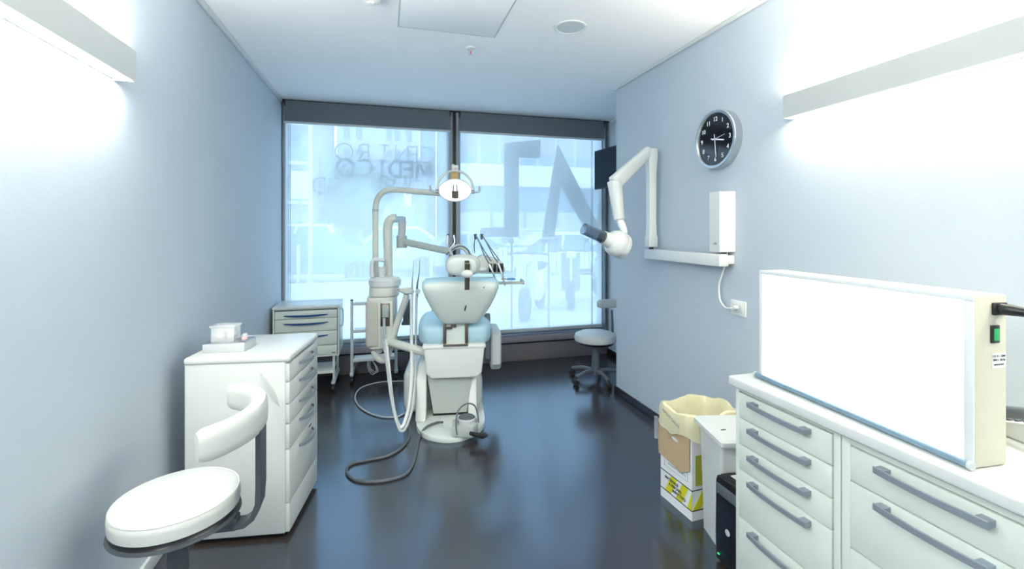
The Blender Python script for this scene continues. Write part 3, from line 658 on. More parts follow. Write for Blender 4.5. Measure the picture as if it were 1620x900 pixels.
MB().lathe([(r_ - .006, zt - .0125), (r_ - .003, zt - .010), (r_ - .001, zt - .0135), (r_ - .004, zt - .016), (r_ - .006, zt - .0125)], n=72, caps=(False, False)).o('piping', VINYL, t)
MB().lathe([(0, zt - .066), (r_ - .010, zt - .066), (r_ - .008, zt - .074), (r_ - .004, zt - .080), (0, zt - .080)], n=64).o('seat_board', BLACK, t)
MB().lathe([(0, zt - .080), (r_ + .002, zt - .080), (r_ + .004, zt - .088), (r_ - .01, zt - .096), (r_ * .6, zt - .104), (0, zt - .106)], n=64).o('seat_pan', SGREY, t)
MB().cyl((0, 0, .12), (0, 0, zt - .10), .030, n=28).o('column', SGREY, t)
star_base(t, 5, .25, .3, SGREY)
ap = math.radians(12); dv = Vector((math.cos(ap), math.sin(ap), 0)); sv = Vector((-dv.y, dv.x, 0))
bk = MB(); Mx = Matrix.Rotation(ap, 4, 'Z')
bk.box((.05, -.022, zt - .140), (.178, .022, zt - .100), .004, M=Mx).o('arm_bracket', SGREY, t)
po = [(.17, zt - .126), (.20, zt - .124), (.226, zt - .105), (.243, zt - .06), (.246, zt + .0), (.246, zt + .20)]
R = []
for i, (r, z) in enumerate(po):
    d = Vector(po[min(i + 1, 5)]) - Vector(po[max(0, i - 1)]); d.normalize(); nrm = Vector((-d.y, d.x)) * .008; w3 = .027 + .003 * (i > 3)
    R.append([Mx @ Vector((r + sg * nrm.x, w_ * w3, z + sg * nrm.y)) for sg, w_ in ((-1, -1), (1, -1), (1, 1), (-1, 1))])
MB().rings(R).o('arm_post', SGREY, t)
R = []; n = 36; Rb = .232
for i in range(n + 1):
    s = i / n; a = math.radians(-43 + 125 * s); c = Vector((math.cos(a), math.sin(a), 0)); zc = zt + .215 + .012 * s
    k = min(1, (1 - abs(2 * s - 1)) * 9) ** .5 * .14 + .86 if 0 < i < n else .80
    ring = []
    for j in range(20):
        cx_, sx_ = math.cos(2 * PI * j / 20), math.sin(2 * PI * j / 20); kk = (abs(cx_) ** 4.5 + abs(sx_) ** 4.5) ** (-1 / 4.5)
        ring.append(c * (Rb + cx_ * kk * .026 * k) + UP * (zc + sx_ * kk * .047 * k))
    R.append(ring)
MB().rings(R).o('arm_rest', VINYL, t)
# stool in the recess
t = thing('round_stool', 'white round stool on a dark five-leg base in the recess by the window', 'stool', (1.885, 3.91, 0), 0)
MB().lathe([(0, .445), (.15, .443), (.185, .428), (.197, .400), (.192, .372), (.17, .362), (0, .362)], n=56).o('seat', VINYL, t)
MB().lathe([(0, .362), (.178, .362), (.165, .345), (.06, .335), (0, .335)], n=48).o('seat_pan', BLACK, t)
MB().lathe([(.040, .10), (.036, .20), (.033, .34)], n=24).o('column', DGREY, t)
star_base(t, 5, .245, math.radians(200), DGREY)
MB().tube([(.05, .03, .345), (.20, .10, .34), (.235, .12, .40), (.225, .115, .62)], .012, n=10).o('back_stem', DGREY, t)
MB().sbox((.185, .10, .685), (.24, .055, .085), 4, M=None).o('back_pad', VINYL, t)
# ------------------------------------------------------------------ drawer trolley by the window
t = thing('drawer_trolley', 'cream drawer trolley with dark blue handles by the window', 'trolley', (-.64, 4.26, 0))
w3 = .262; d3 = .37
B((-w3, 0.01, .30), (w3, d3, .715), .004).o('body', CAB, t)
MB().box((-w3 - .004, -.006, .715), (w3 + .004, d3 + .006, .742), .008, 3).o('top', WHITE, t)
B((-w3 + .014, .006, .315), (w3 - .014, .0095, .71)).o('drawer_gap_shade', DGREY, t)  # dark sheet behind the drawers, shade in the gaps put in as colour
fr = MB().box((-w3, 0, .30), (-w3 + .014, .012, .715), .002).box((w3 - .014, 0, .30), (w3, .012, .715), .002).box((-w3 + .014, 0, .30), (w3 - .014, .012, .315), .002); fr.o('front_frame', CAB, t)
for z1, z0 in ((.702, .637), (.633, .527), (.523, .402), (.398, .318)):
    d = B((-w3 + .018, -.006, z0), (w3 - .018, .0095, z1), .003).o('drawer', CAB, t)
    if z1 > .4:
        R = []
        for i in range(13):
            s = i / 12 * 2 - 1; zc = z1 - .035 - .006 * (1 - s * s); yk = -.008 - .018 * (1 - s ** 4)
            R.append([(s * .175, yk + a * .004, zc + b * .0075 * (1.05 - abs(s) ** 3 * .7)) for a, b in ((-1, -1), (1, -1), (1, 1), (-1, 1))])
        MB().rings(R).o('handle', NAVY, d)
MB().tube([(w3, .06, .70), (w3 + .025, .06, .69), (w3 + .025, .06, .56), (w3, .06, .55)], .006, n=8, sub=4).o('side_rail', LGREY, t)
MB().box((-w3 + .03, .01, .150), (w3 - .05, d3 - .02, .160), .003).box((-w3 + .03, .01, .160), (w3 - .05, .02, .172), .003).o('lower_shelf', WHITEM, t)
for sx in (-1, 1):
    for y in (.02, d3 - .03): B((sx * (w3 - .045) - .010, y - .008, .075), (sx * (w3 - .045) + .010, y + .012, .30), .003).o('leg', CAB, t)
    B((sx * (w3 - .045) - .018, -.04, .062), (sx * (w3 - .045) + .018, d3 + .02, .092), .012, 3).o('foot_bar', LGREY, t)
    for y in (-.01, d3 - .02):
        MB().cyl((sx * (w3 - .045) - .012, y, .026), (sx * (w3 - .045) + .012, y, .026), .026, n=20).box((sx * (w3 - .045) - .006, y - .006, .03), (sx * (w3 - .045) + .006, y + .006, .065)).o('caster', RUBBER, t)
B((w3 - .06, -.008, .330), (w3 - .03, -.005, .336)).o('maker_plate', INK, t)
# ------------------------------------------------------------------ open shelf trolley
t = thing('shelf_trolley', 'white open shelf trolley with slim posts in front of the window', 'trolley', (-.09, 4.44, 0))
w3 = .195; d3 = .20
for sx in (-1, 1):
    MB().cyl((sx * w3, 0, .085), (sx * w3, 0, .745), .013, n=16).o('post', PAINT, t)
    MB().cyl((sx * w3, 0, .745), (sx * w3, 0, .757), .013, n=16).o('post_cap', NAVY, t)
    B((sx * w3 - .018, -.05, .062), (sx * w3 + .018, d3, .098), .014, 3).o('foot_bar', LGREY, t)
    for y in (-.02, d3 - .03): MB().cyl((sx * w3 - .012, y, .028), (sx * w3 + .012, y, .028), .028, n=20).box((sx * w3 - .007, y - .006, .03), (sx * w3 + .007, y + .006, .066)).o('caster', RUBBER, t)
for z in (.185, .45, .70):
    MB().box((-w3 + .012, -.0, z), (w3 - .012, d3, z + .008), .002).box((-w3 + .012, -.004, z), (w3 - .012, .002, z + .028), .002).o('shelf', PAINT, t)
cc = thing('coiled_cable', 'thin white cable hanging in loops under the open shelf trolley', 'cable', (-.10, 4.45, .19))
for k in range(3):
    MB().tube([(-.05 + .012 * k, 0.0, -.005), (-.045 + .01 * k, -.01, -.07), (-.01 + .012 * k, -.012, -.13 + .012 * k), (.025 + .01 * k, -.01, -.11), (.02 + .005 * k, 0.0, -.06), (-.01, .005, -.005)], .0032, n=6).o('loop', LGREY, cc)
# ------------------------------------------------------------------ dental chair (root on the floor, local +y runs away from the camera)
c0 = at(722, 650, 3.5); ang = math.atan2(c0.x, c0.y)
CH = thing('dental_chair', 'dental treatment chair with pale blue upholstery and white shells, seen from behind', 'dental chair', (c0.x, c0.y, 0), -ang)
x0 = -.04
pts = [(x0 + .245 * math.cos(PI + a * PI / 20), -.16 + .33 * math.sin(PI + a * PI / 20)) for a in range(21)] + [(x0 + .245, .7), (x0 - .245, .7)]
MB().prism(pts, 0, .032, 'z', .006).o('base_plate', SHELL, CH)
MB().box((-.40, .02, .0), (-.17, .70, .33), .06, 5).o('base_cover', SHELL, CH)
MB().box((.06, .08, .0), (.205, .70, .27), .06, 5).o('base_cover', SHELL, CH)
MB().prism([(-.205, .035), (-.10, .035), (.30, .30), (.30, .40), (.02, .40), (-.13, .30)], -.29, -.215, 'x', .012).o('side_cover', WHITEM, CH)
MB().prism([(-.14, .035), (-.06, .035), (.30, .30), (.30, .40), (.02, .36), (-.08, .28)], .085, .15, 'x', .012).o('side_cover', WHITEM, CH)
MB().rings([[(-.165, -.12, .055), (.075, -.12, .055), (.075, .2, .055), (-.165, .2, .055)], [(-.21, -.10, .32), (.118, -.10, .32), (.118, .3, .32), (-.21, .3, .32)]]).o('lift_column', CGREY, CH, smooth=False)
B((-.17, -.105, .033), (.08, .25, .056)).o('column_gap_shade', BLACK, CH)  # black block standing in for the shade under the lift column
MB().prism([(-.225, .545), (-.235, .53), (-.215, .35), (-.18, .315), (.15, .315), (.185, .35), (.205, .53), (.195, .545)], -.15, .35, 'y', .014, 3).o('seat_shell', WHITEM, CH)
MB().box((-.245, -.155, .525), (.215, .38, .560), .014, 3).o('shell_rim', WHITEM, CH)
# hinge between seat and backrest
MB().box((-.095, -.13, .55), (-.075, .0, .72), .003).box((.065, -.13, .55), (.085, .0, .72), .003).box((-.095, -.168, .552), (.085, -.15, .565), .002).o('hinge_bracket', BRONZE, CH)
MB().box((-.074, -.12, .55), (.064, .02, .73), .004).o('hinge_cover', SHELL, CH)
MB().box((-.040, -.132, .68), (.0, -.118, .70)).box((-.072, -.126, .665), (-.03, -.118, .685)).o('worn_patch', BRONZE, CH)
# seat and leg cushion
MB().sbox((-.16, .17, .625), (.26, .60, .20), 3.4).o('seat_cushion', BLUEV, CH)
MB().sbox((.145, .17, .625), (.245, .60, .20), 3.4).o('seat_cushion', BLUEV, CH)
MB().sbox((0, .78, .60), (.48, .85, .13), 4).o('leg_cushion', BLUEV, CH)
MB().box((-.2, .35, .44), (.2, 1.1, .535), .03, 3).o('leg_shell', WHITEM, CH)
# backrest: shield-shaped shell and cushion, leaning to the camera
def shield(scale, off):
    o = [(0, -.175), (.112, -.174), (.135, -.160), (.175, -.10), (.212, -.03), (.245, .055), (.262, .115), (.262, .148), (.245, .170), (.19, .178), (.09, .182), (0, .183)]
    pts = o + [(-x, z) for x, z in o[-2:0:-1]]
    return [(x * scale, off, z * scale) for x, z in pts]
tilt = Matrix.Translation((.03, -.215, .868)) @ Matrix.Rotation(math.radians(27), 4, 'X')
MB().rings([shield(.985, .02), shield(1, .008), shield(.995, -.004), shield(.97, -.016), shield(.90, -.028), shield(.75, -.037), shield(.45, -.042), shield(.1, -.043)], M=tilt).o('backrest_shell', SHELL, CH, ang=60)
MB().rings([shield(.95, .075), shield(1.0, .068), shield(1.02, .05), shield(1.025, .035), shield(1.02, .014), shield(1.0, .0085)], M=tilt).o('backrest_cushion', BLUEV, CH, ang=60)
seam = MB()
for xa, xb in ((-.05, -.085), (.035, .03)):
    pass
MB().box((-.004, -.047, -.03), (.004, -.041, .015), M=tilt @ Matrix.Translation((.035, 0, 0)) @ Matrix.Rotation(.2, 4, 'Y')).o('scuff', INK, CH)
MB().cyl((.16, -.026, .155), (.16, -.034, .155), .004, n=8, M=tilt).o('screw', INK, CH)
# headrest
hp = Matrix.Translation((.045, -.41, 1.145)) @ Matrix.Rotation(math.radians(18), 4, 'X')
MB().sbox((0, .03, 0), (.235, .085, .150), 2.7, M=hp).o('headrest', VINYL, CH)
MB().sbox((-.01, .006, .0), (.205, .05, .130), 2.7, M=hp).o('headrest_shell', SHELL, CH)
MB().box((.010, -.036, -.155), (.044, -.028, .035), .002, M=hp).box((.010, -.03, .04), (.040, -.020, .055), .002, M=hp).o('headrest_strap', BRONZE, CH)
MB().ball((.025, -.045, -.032), (.040, .022, .028), n=24, M=hp).o('lock_knob', WHITEM, CH)
MB().box((.005, -.03, -.085), (.050, -.015, -.070), .003, M=hp).o('strap_clip', WHITEM, CH)
# arm rest
MB().prism([(.02, .40), (.03, .70), (.06, .745), (.10, .70), (.24, .45), (.22, .37), (.06, .36)], .215, .262, 'x', .010, 3).o('armrest_support', MGREY, CH)
MB().prism([(.0, .36), (.02, .58), (.06, .605), (.36, .60), (.40, .56), (.36, .36), (.30, .31), (.05, .31)], .262, .345, 'x', .020, 3).o('armrest', LGREY, CH)
MB().tube([(-.21, -.0, .46), (-.30, -.02, .50), (-.42, .06, .515), (-.52, .16, .52)], .032, n=14).o('unit_arm', CREAM, CH)
# ------------------------------------------------------------------ cuspidor and suction unit
D = 3.72
def V(u, v, d=D): return at(u, v, d)
uc = at(608, 500, D)
U = thing('dental_unit', 'cream cylindrical dental unit with suction hoses left of the chair', 'dental unit', (uc.x, uc.y, 0), -ang)
def Z(v, d=D): return H - (v - 362) / 730 * d
MB().rings([[( -.015 + a * rx * (abs(a) ** 4 + abs(b) ** 4 + 1e-9) ** (-.25), b * ry * (abs(a) ** 4 + abs(b) ** 4 + 1e-9) ** (-.25), z) for a, b in [(math.cos(i * PI / 20), math.sin(i * PI / 20)) for i in range(40)]]
    for z, rx, ry in ((Z(548), .085, .09), (Z(546), .105, .11), (Z(470), .113, .115), (Z(468), .11, .112))]).o('body', CREAM, U)
MB().lathe([(.108, Z(468)), (.118, Z(466)), (.118, Z(455)), (.112, Z(453))], (.0, 0, 0), 40).o('collar', CREAM, U)
MB().lathe([(.112, Z(453)), (.125, Z(451)), (.127, Z(442)), (.105, Z(438)), (.03, Z(436.5)), (0, Z(436.5))], (.005, 0, 0), 40).o('bowl_lid', WHITEM, U)
MB().box((-.128, -.118, Z(544)), (-.022, .05, Z(472)), .02, 3).o('side_panel', mat('warm_grey_panel', (.55, .55, .48), .35), U)
MB().box((-.012, -.128, Z(546)), (.085, -.05, Z(472)), .012, 3).o('front_panel', CREAM, U)
rc_ = MB().box((-.010, -.131, Z(511)), (.062, -.125, Z(476)), .006).o('valve_recess', BRONZE, U)
MB().box((.004, -.140, Z(497)), (.055, -.130, Z(478)), .004).cyl((.036, -.139, Z(490)), (.036, -.155, Z(490)), .012, n=18).o('valve', CGREY, U)
MB().tube([(.02, -.14, Z(498)), (.022, -.150, Z(515)), (.03, -.15, Z(535)), (.04, -.13, Z(548))], .011, n=10).o('valve_hose', LGREY, U)
MB().cyl((-.05, -.02, Z(556)), (-.05, -.02, Z(547)), .035, .05, n=20).o('drain', WHITEM, U)
Mw = dict(world=True)
MB().tube([V(591, 555, 3.68), V(598, 567, 3.66), V(607, 570, 3.65), V(613, 562, 3.64), V(627, 515, 3.62), V(641, 476, 3.60), V(643, 466, 3.6)], [.024, .024, .025, .026, .026, .025, .022], n=14).o('hose_arm', CREAM, U, **Mw)
MB().rings([[V(641 + dx, 460 + dy, 3.6 + dd) for dx, dy in ((-14 * s, -4 * s), (0, -5 * s), (12 * s, -5 * s), (15 * s, 1), (12 * s, 5 * s), (0, 6 * s), (-10 * s, 1 * s))] for s, dd in ((.7, -.055), (1, -.04), (1, .03), (.7, .045))]).o('hose_holder', CREAM, U, **Mw)
MB().cyl(V(661, 461, 3.55), V(661, 461, 3.65), .020, n=18).o('holder_knob', LGREY, U, **Mw)
for u0, bend in ((652, 0), (660, 1)):
    tip = u0 + 1 + 2 * bend
    MB().tube([V(u0, 470, 3.56), V(u0, 452, 3.56), V(tip, 432, 3.56), V(tip + 1, 411, 3.56)], [.008, .0075, .003, .0015], n=8, sub=4).o('suction_tip', (LGREY if not bend else MGREY), U, **Mw)
MB().tube([V(651, 466, 3.55), V(651, 520, 3.5), V(651, 590, 3.35), V(647, 640, 3.2), V(640, 668, 3.13), V(634, 676, 3.11), V(627, 664, 3.14), V(620, 630, 3.25), V(614, 570, 3.45), V(610, 530, 3.6), V(607, 500, 3.62)], .0125, n=10).o('suction_hose', WHITEM, U, **Mw)
MB().tube([V(659, 466, 3.56), V(658, 530, 3.5), V(657, 590, 3.38), V(653, 640, 3.2), V(644, 672, 3.11), V(636, 682, 3.085), V(629, 672, 3.1), V(619, 630, 3.22), V(611, 570, 3.44), V(606, 535, 3.6)], .0095, n=10).o('suction_hose', LGREY, U, **Mw)
MB().box((.14, .06, Z(514)), (.20, .16, Z(478)), .01).box((.13, .04, Z(517)), (.21, .16, Z(512)), .004).o('junction_box', DGREY, U)
MB().tube([V(589, 438, 3.66), V(588, 418, 3.66), V(593, 411, 3.66), V(609, 412, 3.66)], [.016, .016, .016, .013], n=12, sub=4).o('cup_filler', WHITEM, U, **Mw)
cu = at(604, 437, 3.68)
tc_ = thing('drinking_cup', 'small white cup standing on the dental unit', 'cup', (cu.x, cu.y, Z(437)), 0)
MB().lathe([(.024, 0), (.031, .075), (.033, .078), (.029, .077), (.022, .004), (0, .004)], n=28).o('cup_body', WHITEM, tc_)
# ------------------------------------------------------------------ operating light
P0 = at(594, 445, 3.74)
OL = thing('operating_light', 'lit dental operating light on a curved cream pole arm', 'lamp', (P0.x, P0.y, P0.z), -ang)
MB().cyl(V(594, 445, 3.74), V(594, 333, 3.74), .0235, n=20).o('pole', CREAM, OL, **Mw)
MB().cyl(V(594, 335, 3.74), V(594, 331, 3.74), .026, n=20).o('pole_joint', CGREY, OL, **Mw)
MB().tube([V(594, 333, 3.74), V(595, 322, 3.74), V(598, 313, 3.73), V(605, 305, 3.72), V(615, 301, 3.71), V(630, 300.5, 3.70), V(660, 303, 3.67), V(695, 306, 3.64)], .0235, n=16).o('arm', CREAM, OL, **Mw)
lp = at(720, 303, 3.52); fwd = (Vector((0, 0, H)) - lp).normalized(); fd = (Vector((fwd.x, fwd.y, -.12))).normalized()
rr = Vector((fd.y, -fd.x, 0)).normalized() * -1; uu = rr.cross(fd) * -1
if uu.z < 0: uu = -uu
FM = Matrix(((rr.x, fd.x, uu.x, lp.x), (rr.y, fd.y, uu.y, lp.y), (rr.z, fd.z, uu.z, lp.z), (0, 0, 0, 1)))   # local y = towards the patient/camera
def ering(rx, rz_, y, zc=0, n=40): return [FM @ Vector((rx * math.cos(2 * PI * i / n), y, zc + rz_ * math.sin(2 * PI * i / n))) for i in range(n)]
MB().rings([ering(.05, .03, -.10, .03), ering(.09, .06, -.085, .02), ering(.122, .082, -.03, .012), ering(.128, .088, .0, .01), ering(.122, .083, .004, .01)]).o('reflector_hood', PAINT, OL, **Mw)
MB().rings([ering(.121, .082, -.004, .008), ering(.118, .080, .012, .006), ering(.09, .06, .030, .0), ering(.04, .03, .038, .0)]).o('lens', BULB, OL, **Mw)
MB().cyl(FM @ Vector((0, .040, -.045)), FM @ Vector((0, .046, .005)), .024, n=20).o('bulb_shield', BRONZE, OL, **Mw)
MB().cyl(FM @ Vector((0, .040, .005)), FM @ Vector((0, .040, .055)), .022, .016, n=20).o('bulb', STEEL, OL, **Mw)
MB().tube([FM @ Vector((.138 * math.cos(a * PI / 10), -.01, .012 + .145 * math.sin(a * PI / 10))) for a in range(11)], .0095, n=12, sub=3).o('yoke', PAINT, OL, **Mw)
for sx in (-1, 1):
    MB().tube([FM @ Vector((sx * .130, .0, .0)), FM @ Vector((sx * .160, .01, -.004)), FM @ Vector((sx * .182, .012, .006)), FM @ Vector((sx * .186, .012, .045))], [.008, .0075, .008, .008], n=10).o('grip', LGREY, OL, **Mw)
    MB().cyl(FM @ Vector((sx * .128, -.01, .0)), FM @ Vector((sx * .146, -.01, .0)), .016, n=16).o('yoke_pivot', MGREY, OL, **Mw)
MB().box((-.024, -.035, .15), (.024, .02, .20), .006, M=FM).o('yoke_block', PAINT, OL, **Mw)
MB().cyl(FM @ Vector((.004, .02, .172)), FM @ Vector((.004, .023, .172)), .004, n=10).o('red_dot', mat('red_dot', (.6, .04, .04), .4), OL, **Mw)
MB().box((-.034, -.04, .09), (.026, -.012, .15), .008, M=FM).o('bulb_socket', GOLD, OL, **Mw)
MB().tube([V(695, 306, 3.64), V(703, 305, 3.64), V(712, 298, 3.64), V(716, 285, 3.64), V(717, 268, 3.60), V(717, 262, 3.55)], .014, n=12, sub=4).o('arm_elbow', CREAM, OL, **Mw)
# ------------------------------------------------------------------ instrument arm and delivery table
P0 = at(614, 440, 3.78)
IA = thing('instrument_table', 'grey-cream instrument arm with handpieces and tray above the chair', 'instrument table', (P0.x, P0.y, P0.z), -ang)
MB().tube([V(614, 442, 3.80), V(614, 400, 3.80), V(613, 365, 3.80), V(615, 352, 3.80), V(620, 346, 3.80), V(627, 345, 3.80)], [.036, .037, .038, .038, .036, .032], n=18).o('post', CREAM, IA, **Mw)
MB().box(Vector((-.02, -.03, -.025)), Vector((.07, .03, .025)), .012, M=Matrix.Translation(V(628, 347, 3.80))).o('post_link', mat('blue_grey_link', (.35, .48, .60), .35), IA, **Mw)
MB().tube([V(636, 350, 3.80), V(636, 362, 3.80), V(635, 378, 3.80), V(636, 386, 3.80)], [.034, .030, .030, .034], n=16).o('drop_post', LGREY, IA, **Mw)
MB().cyl(V(635.5, 373, 3.80), V(635.5, 392, 3.80), .042, n=24).o('elbow', CGREY, IA, **Mw)
MB().rings(strut(V(637, 382, 3.79), V(712, 398, 3.66), (.026, .028), (.024, .026))).o('spring_arm', CGREY, IA, **Mw)
MB().tube([V(712, 396, 3.66), V(722, 390, 3.66), V(733, 392, 3.68), V(742, 402, 3.7), V(750, 418, 3.7)], .018, n=12).o('table_arm', CREAM, IA, **Mw)
TB = Matrix.Translation(V(773, 420, 3.68)) @ Matrix.Rotation(-ang, 4, 'Z')
MB().prism([(-.13, -.055), (.115, -.062), (.128, -.03), (.105, .03), (.03, .065), (-.06, .085), (-.095, .06), (-.135, .0)], -.07, .10, 'y', .014, 3, M=TB).o('instrument_head', CREAM, IA, **Mw)
for x in (.008, .043, .075, .10):
    MB().box((x - .012, -.082, -.045), (x + .012, -.06, .022), .005, M=TB).o('holder_slot', BLACK, IA, **Mw)
MB().sbox((-.06, -.08, -.022), (.09, .02, .03), 2.5, M=TB).o('control_pad', WHITEM, IA, **Mw)
def hp_(pu, su, eu, m=MGREY):
    a = MB()
    a.tube([V(*pu, 3.62), V((pu[0] * .7 + su[0] * .3), (pu[1] * .72 + su[1] * .28), 3.60), V((pu[0] * .3 + su[0] * .7) - 1, (pu[1] * .3 + su[1] * .7), 3.58), V(*su, 3.57)], .0048, n=8)
    ob = a.o('instrument_hose', m, IA, **Mw)
    MB().tube([V(*su, 3.57), V((su[0] + eu[0]) / 2 + 1, (su[1] + eu[1]) / 2, 3.555), V(*eu, 3.55)], [.0095, .0085, .005], n=10).o('handpiece', STEEL if m is MGREY else m, IA, **Mw)
    MB().cyl(V(pu[0], pu[1] - 1, 3.62), V(pu[0], pu[1] + 8, 3.62), .013, .008, n=12).o('hose_clamp', DGREY, IA, **Mw)
hp_((752, 371), (774, 418), (785, 448)); hp_((762, 371), (788, 416), (799, 452))
MB().tube([V(752, 376, 3.62), V(750, 388, 3.62), V(751, 400, 3.62)], .004, n=8).o('instrument_hose', MGREY, IA, **Mw)
MB().tube([V(754, 374, 3.64), V(764, 393, 3.62), V(777, 413, 3.6)], .0045, n=8).o('instrument_hose', MGREY, IA, **Mw)
MB().tube([V(764, 374, 3.64), V(776, 392, 3.62), V(790, 412, 3.6)], .0045, n=8).o('instrument_hose', MGREY, IA, **Mw)
for u, b in ((709, 0), (718, 1)):
    MB().tube([V(u, 371, 3.60), V(u - 1 + b * 2, 384, 3.58), V(u + 1 - 6 * b, 394, 3.58), V(u + 6 - 8 * b, 404, 3.58)], [.009, .006, .0075, .006], n=8).o('handpiece', STEEL, IA, **Mw)
    MB().cyl(V(u, 370, 3.60), V(u, 377, 3.60), .012, .008, n=12).o('hose_clamp', DGREY, IA, **Mw)
MB().tube([V(706, 403, 3.60), V(716, 394, 3.58), V(728, 389, 3.58), V(739, 394, 3.58), V(743, 402, 3.6)], .006, n=8).o('instrument_hose', MGREY, IA, **Mw)
TR = Matrix.Translation(V(800, 445, 3.62)) @ Matrix.Rotation(-ang, 4, 'Z')
MB().box((-.14, -.07, -.016), (.13, .07, -.008), .003, M=TR).box((-.14, -.07, -.008), (.13, -.064, .004), M=TR).box((.122, -.07, -.02), (.14, .07, .012), .004, M=TR).box((-.16, -.01, -.03), (-.10, .03, .035), .005, M=TR).o('tray', CGREY, IA, **Mw)
ty = thing('blue_packet', 'small light blue packet lying on the instrument tray', 'packet', V(808, 442.5, 3.62), -ang)
MB().sbox((0, 0, .006), (.075, .06, .016), 4).o('packet_body', mat('sky_blue_paper', (.15, .42, .70), .5), ty)
ty = thing('amber_vial', 'tiny amber vial lying on the instrument tray', 'vial', V(797, 442, 3.60), -ang)
MB().cyl((-.018, 0, .004), (.014, 0, .004), .007, n=12).o('vial_body', GOLD, ty)
MB().cyl((.014, 0, .004), (.022, 0, .004), .005, n=12).o('vial_cap', WHITEM, ty)
# ------------------------------------------------------------------ foot control on the base plate
fp = at(736, 690, 3.09)
FC = thing('foot_control', 'grey foot control with a wire hoop on the chair base plate', 'foot control', (fp.x - .0, fp.y, .034), -ang)
MB().prism([(-.085, -.06), (.05, -.085), (.085, -.03), (.085, .06), (.02, .085), (-.085, .055)], 0, .075, 'z', .008).o('housing', CGREY, FC)
MB().lathe([(.062, .075), (.062, .098), (.056, .106)], (.01, .0, 0), 32).o('dial_ring', LGREY, FC)
MB().lathe([(.056, .105), (.050, .112), (0, .114)], (.01, .0, 0), 32).o('pedal_disc', DGREY, FC)
MB().tube([(-.055, -.065, .02), (-.06, -.06, .10), (-.045, -.03, .165), (.01, .0, .195), (.065, .02, .17), (.085, .02, .10), (.088, .01, .06)], .0055, n=8).o('wire_hoop', MGREY, FC)
MB().tube([(.03, -.085, .035), (.06, -.10, .03), (.10, -.10, .02), (.125, -.105, .018)], [.012, .014, .018, .016], n=10).o('toe_lever', BLACK, FC)
MB().sbox((.118, -.10, .022), (.055, .045, .022), 3).o('toe_pad', BLACK, FC)
def fl(u, v, z=.008):
    d = (H - z) * 730 / (v - 362); return at(u, v, d)
MB().tube([fl(700, 668, .07), fl(690, 669, .05), fl(674, 676, .045), fl(664, 690, .012), fl(659, 712), fl(652, 736), fl(640, 751), fl(615, 759), fl(590, 762), fl(565, 760), fl(551, 751), fl(549, 741), fl(558, 733), fl(580, 728), fl(610, 722), fl(632, 711), fl(645, 696), fl(648, 682), fl(644, 665)], .0085, n=8).o('control_hose', DGREY, FC, **Mw)
fc = thing('floor_cable', 'thin grey cable looping on the floor left of the chair base', 'cable', fl(562, 625, 0))
MB().tube([fl(648, 603), fl(625, 603), fl(598, 605), fl(572, 613), fl(562, 626), fl(566, 640), fl(582, 652), fl(605, 659), fl(628, 659), fl(641, 653)], .006, n=8).o('cable', LGREY, fc, **Mw)
# ------------------------------------------------------------------ street outside
YG = -.05
ASPH = mat('pale_asphalt', (.55, .57, .58), .9, nscale=3); PAVE = mat('pale_paving', (.62, .64, .65), .9)
struct(B((-30, YW + .14, -.25), (60, 70, YG)).o('ground', ASPH), None)
FA = mat('facade_pale', (.55, .60, .64), .8, nscale=.5); FAD = mat('facade_slate', (.30, .40, .48), .7); FAW = mat('facade_white', (.85, .87, .88), .8); WIN = mat('far_window', (.22, .32, .42), .15); PUR = mat('lilac_glass', (.36, .36, .52), .15)
def building(lab, x0, x1, y0, y1, h, m): 
    t = thing('building', lab, 'building', ((x0 + x1) / 2, y0, YG)); B((-(x1 - x0) / 2, 0, 0), ((x1 - x0) / 2, y1 - y0, h)).o('wall', m, t, smooth=False); return t
# left apartment block with balconies
bl = building('pale apartment block with balconies seen through the left end of the screen', -9.2, -4.3, 30, 44, 22, FA)
for k in range(6):
    z = 2.9 + k * 2.3
    B((-1.6, -.9, z), (2.45, 0, z + .18)).o('balcony', FAW, bl)
    B((-1.6, -.9, z + .18), (2.45, -.82, z + 1.0)).o('railing_panel', FAD, bl)
    for x in (-1.2, .0, 1.2): B((x, -.03, z + .3), (x + .7, .02, z + 1.9)).o('window', WIN, bl)
bm_ = building('tall white building with window columns behind the street tree', -3.9, 3.0, 42, 52, 30, FAW)
for k in range(9):
    for x in (-2.9, -1.9, .6, 1.3, 2.3): B((x, -.04, 5 + k * 2.1), (x + .5, .02, 6.3 + k * 2.1)).o('window', FAD, bm_)
bs = building('low slate grey building behind the parked cars', -4.25, 2.95, 34, 40, 6.6, FAD)
for x in (-3.2, -1.6, 0.2, 1.8): B((x, -.05, .6), (x + .9, .02, 3.2)).o('window', FA, bs)
bc = building('slate tower seen beside the window post', 3.0, 3.85, 36.2, 41, 24, FAD)
for k in range(6): B((-.3, -.05, 6 + k * 2.4), (.3, .02, 7.6 + k * 2.4)).o('window', WIN, bc)
br = building('long office building with ribbon windows behind the right window', 3.9, 22, 26, 36, 3.9, FAD)
B((-9.05, -.6, 3.9), (9.05, 10, 5.1)).o('white_band', FAW, br)
B((-9.05, -.1, 5.1), (9.05, 10, 9.5)).o('upper_wall', FA, br)
for k in range(15):
    x = -8.8 + k * 1.18
    B((x, -.16, 5.9), (x + .95, -.08, 7.5)).o('window', PUR, br); B((x, -.16, 5.2), (x + .95, -.08, 5.8)).o('window', WIN, br)
for k in range(9): B((-8.9 + k * 2, -.06, .5), (-7.1 + k * 2, .0, 2.4)).o('window', FA, br); 
for k in range(9): B((-8.9 + k * 2, -.06, 2.6), (-7.1 + k * 2, .0, 3.7)).o('window', WIN, br)
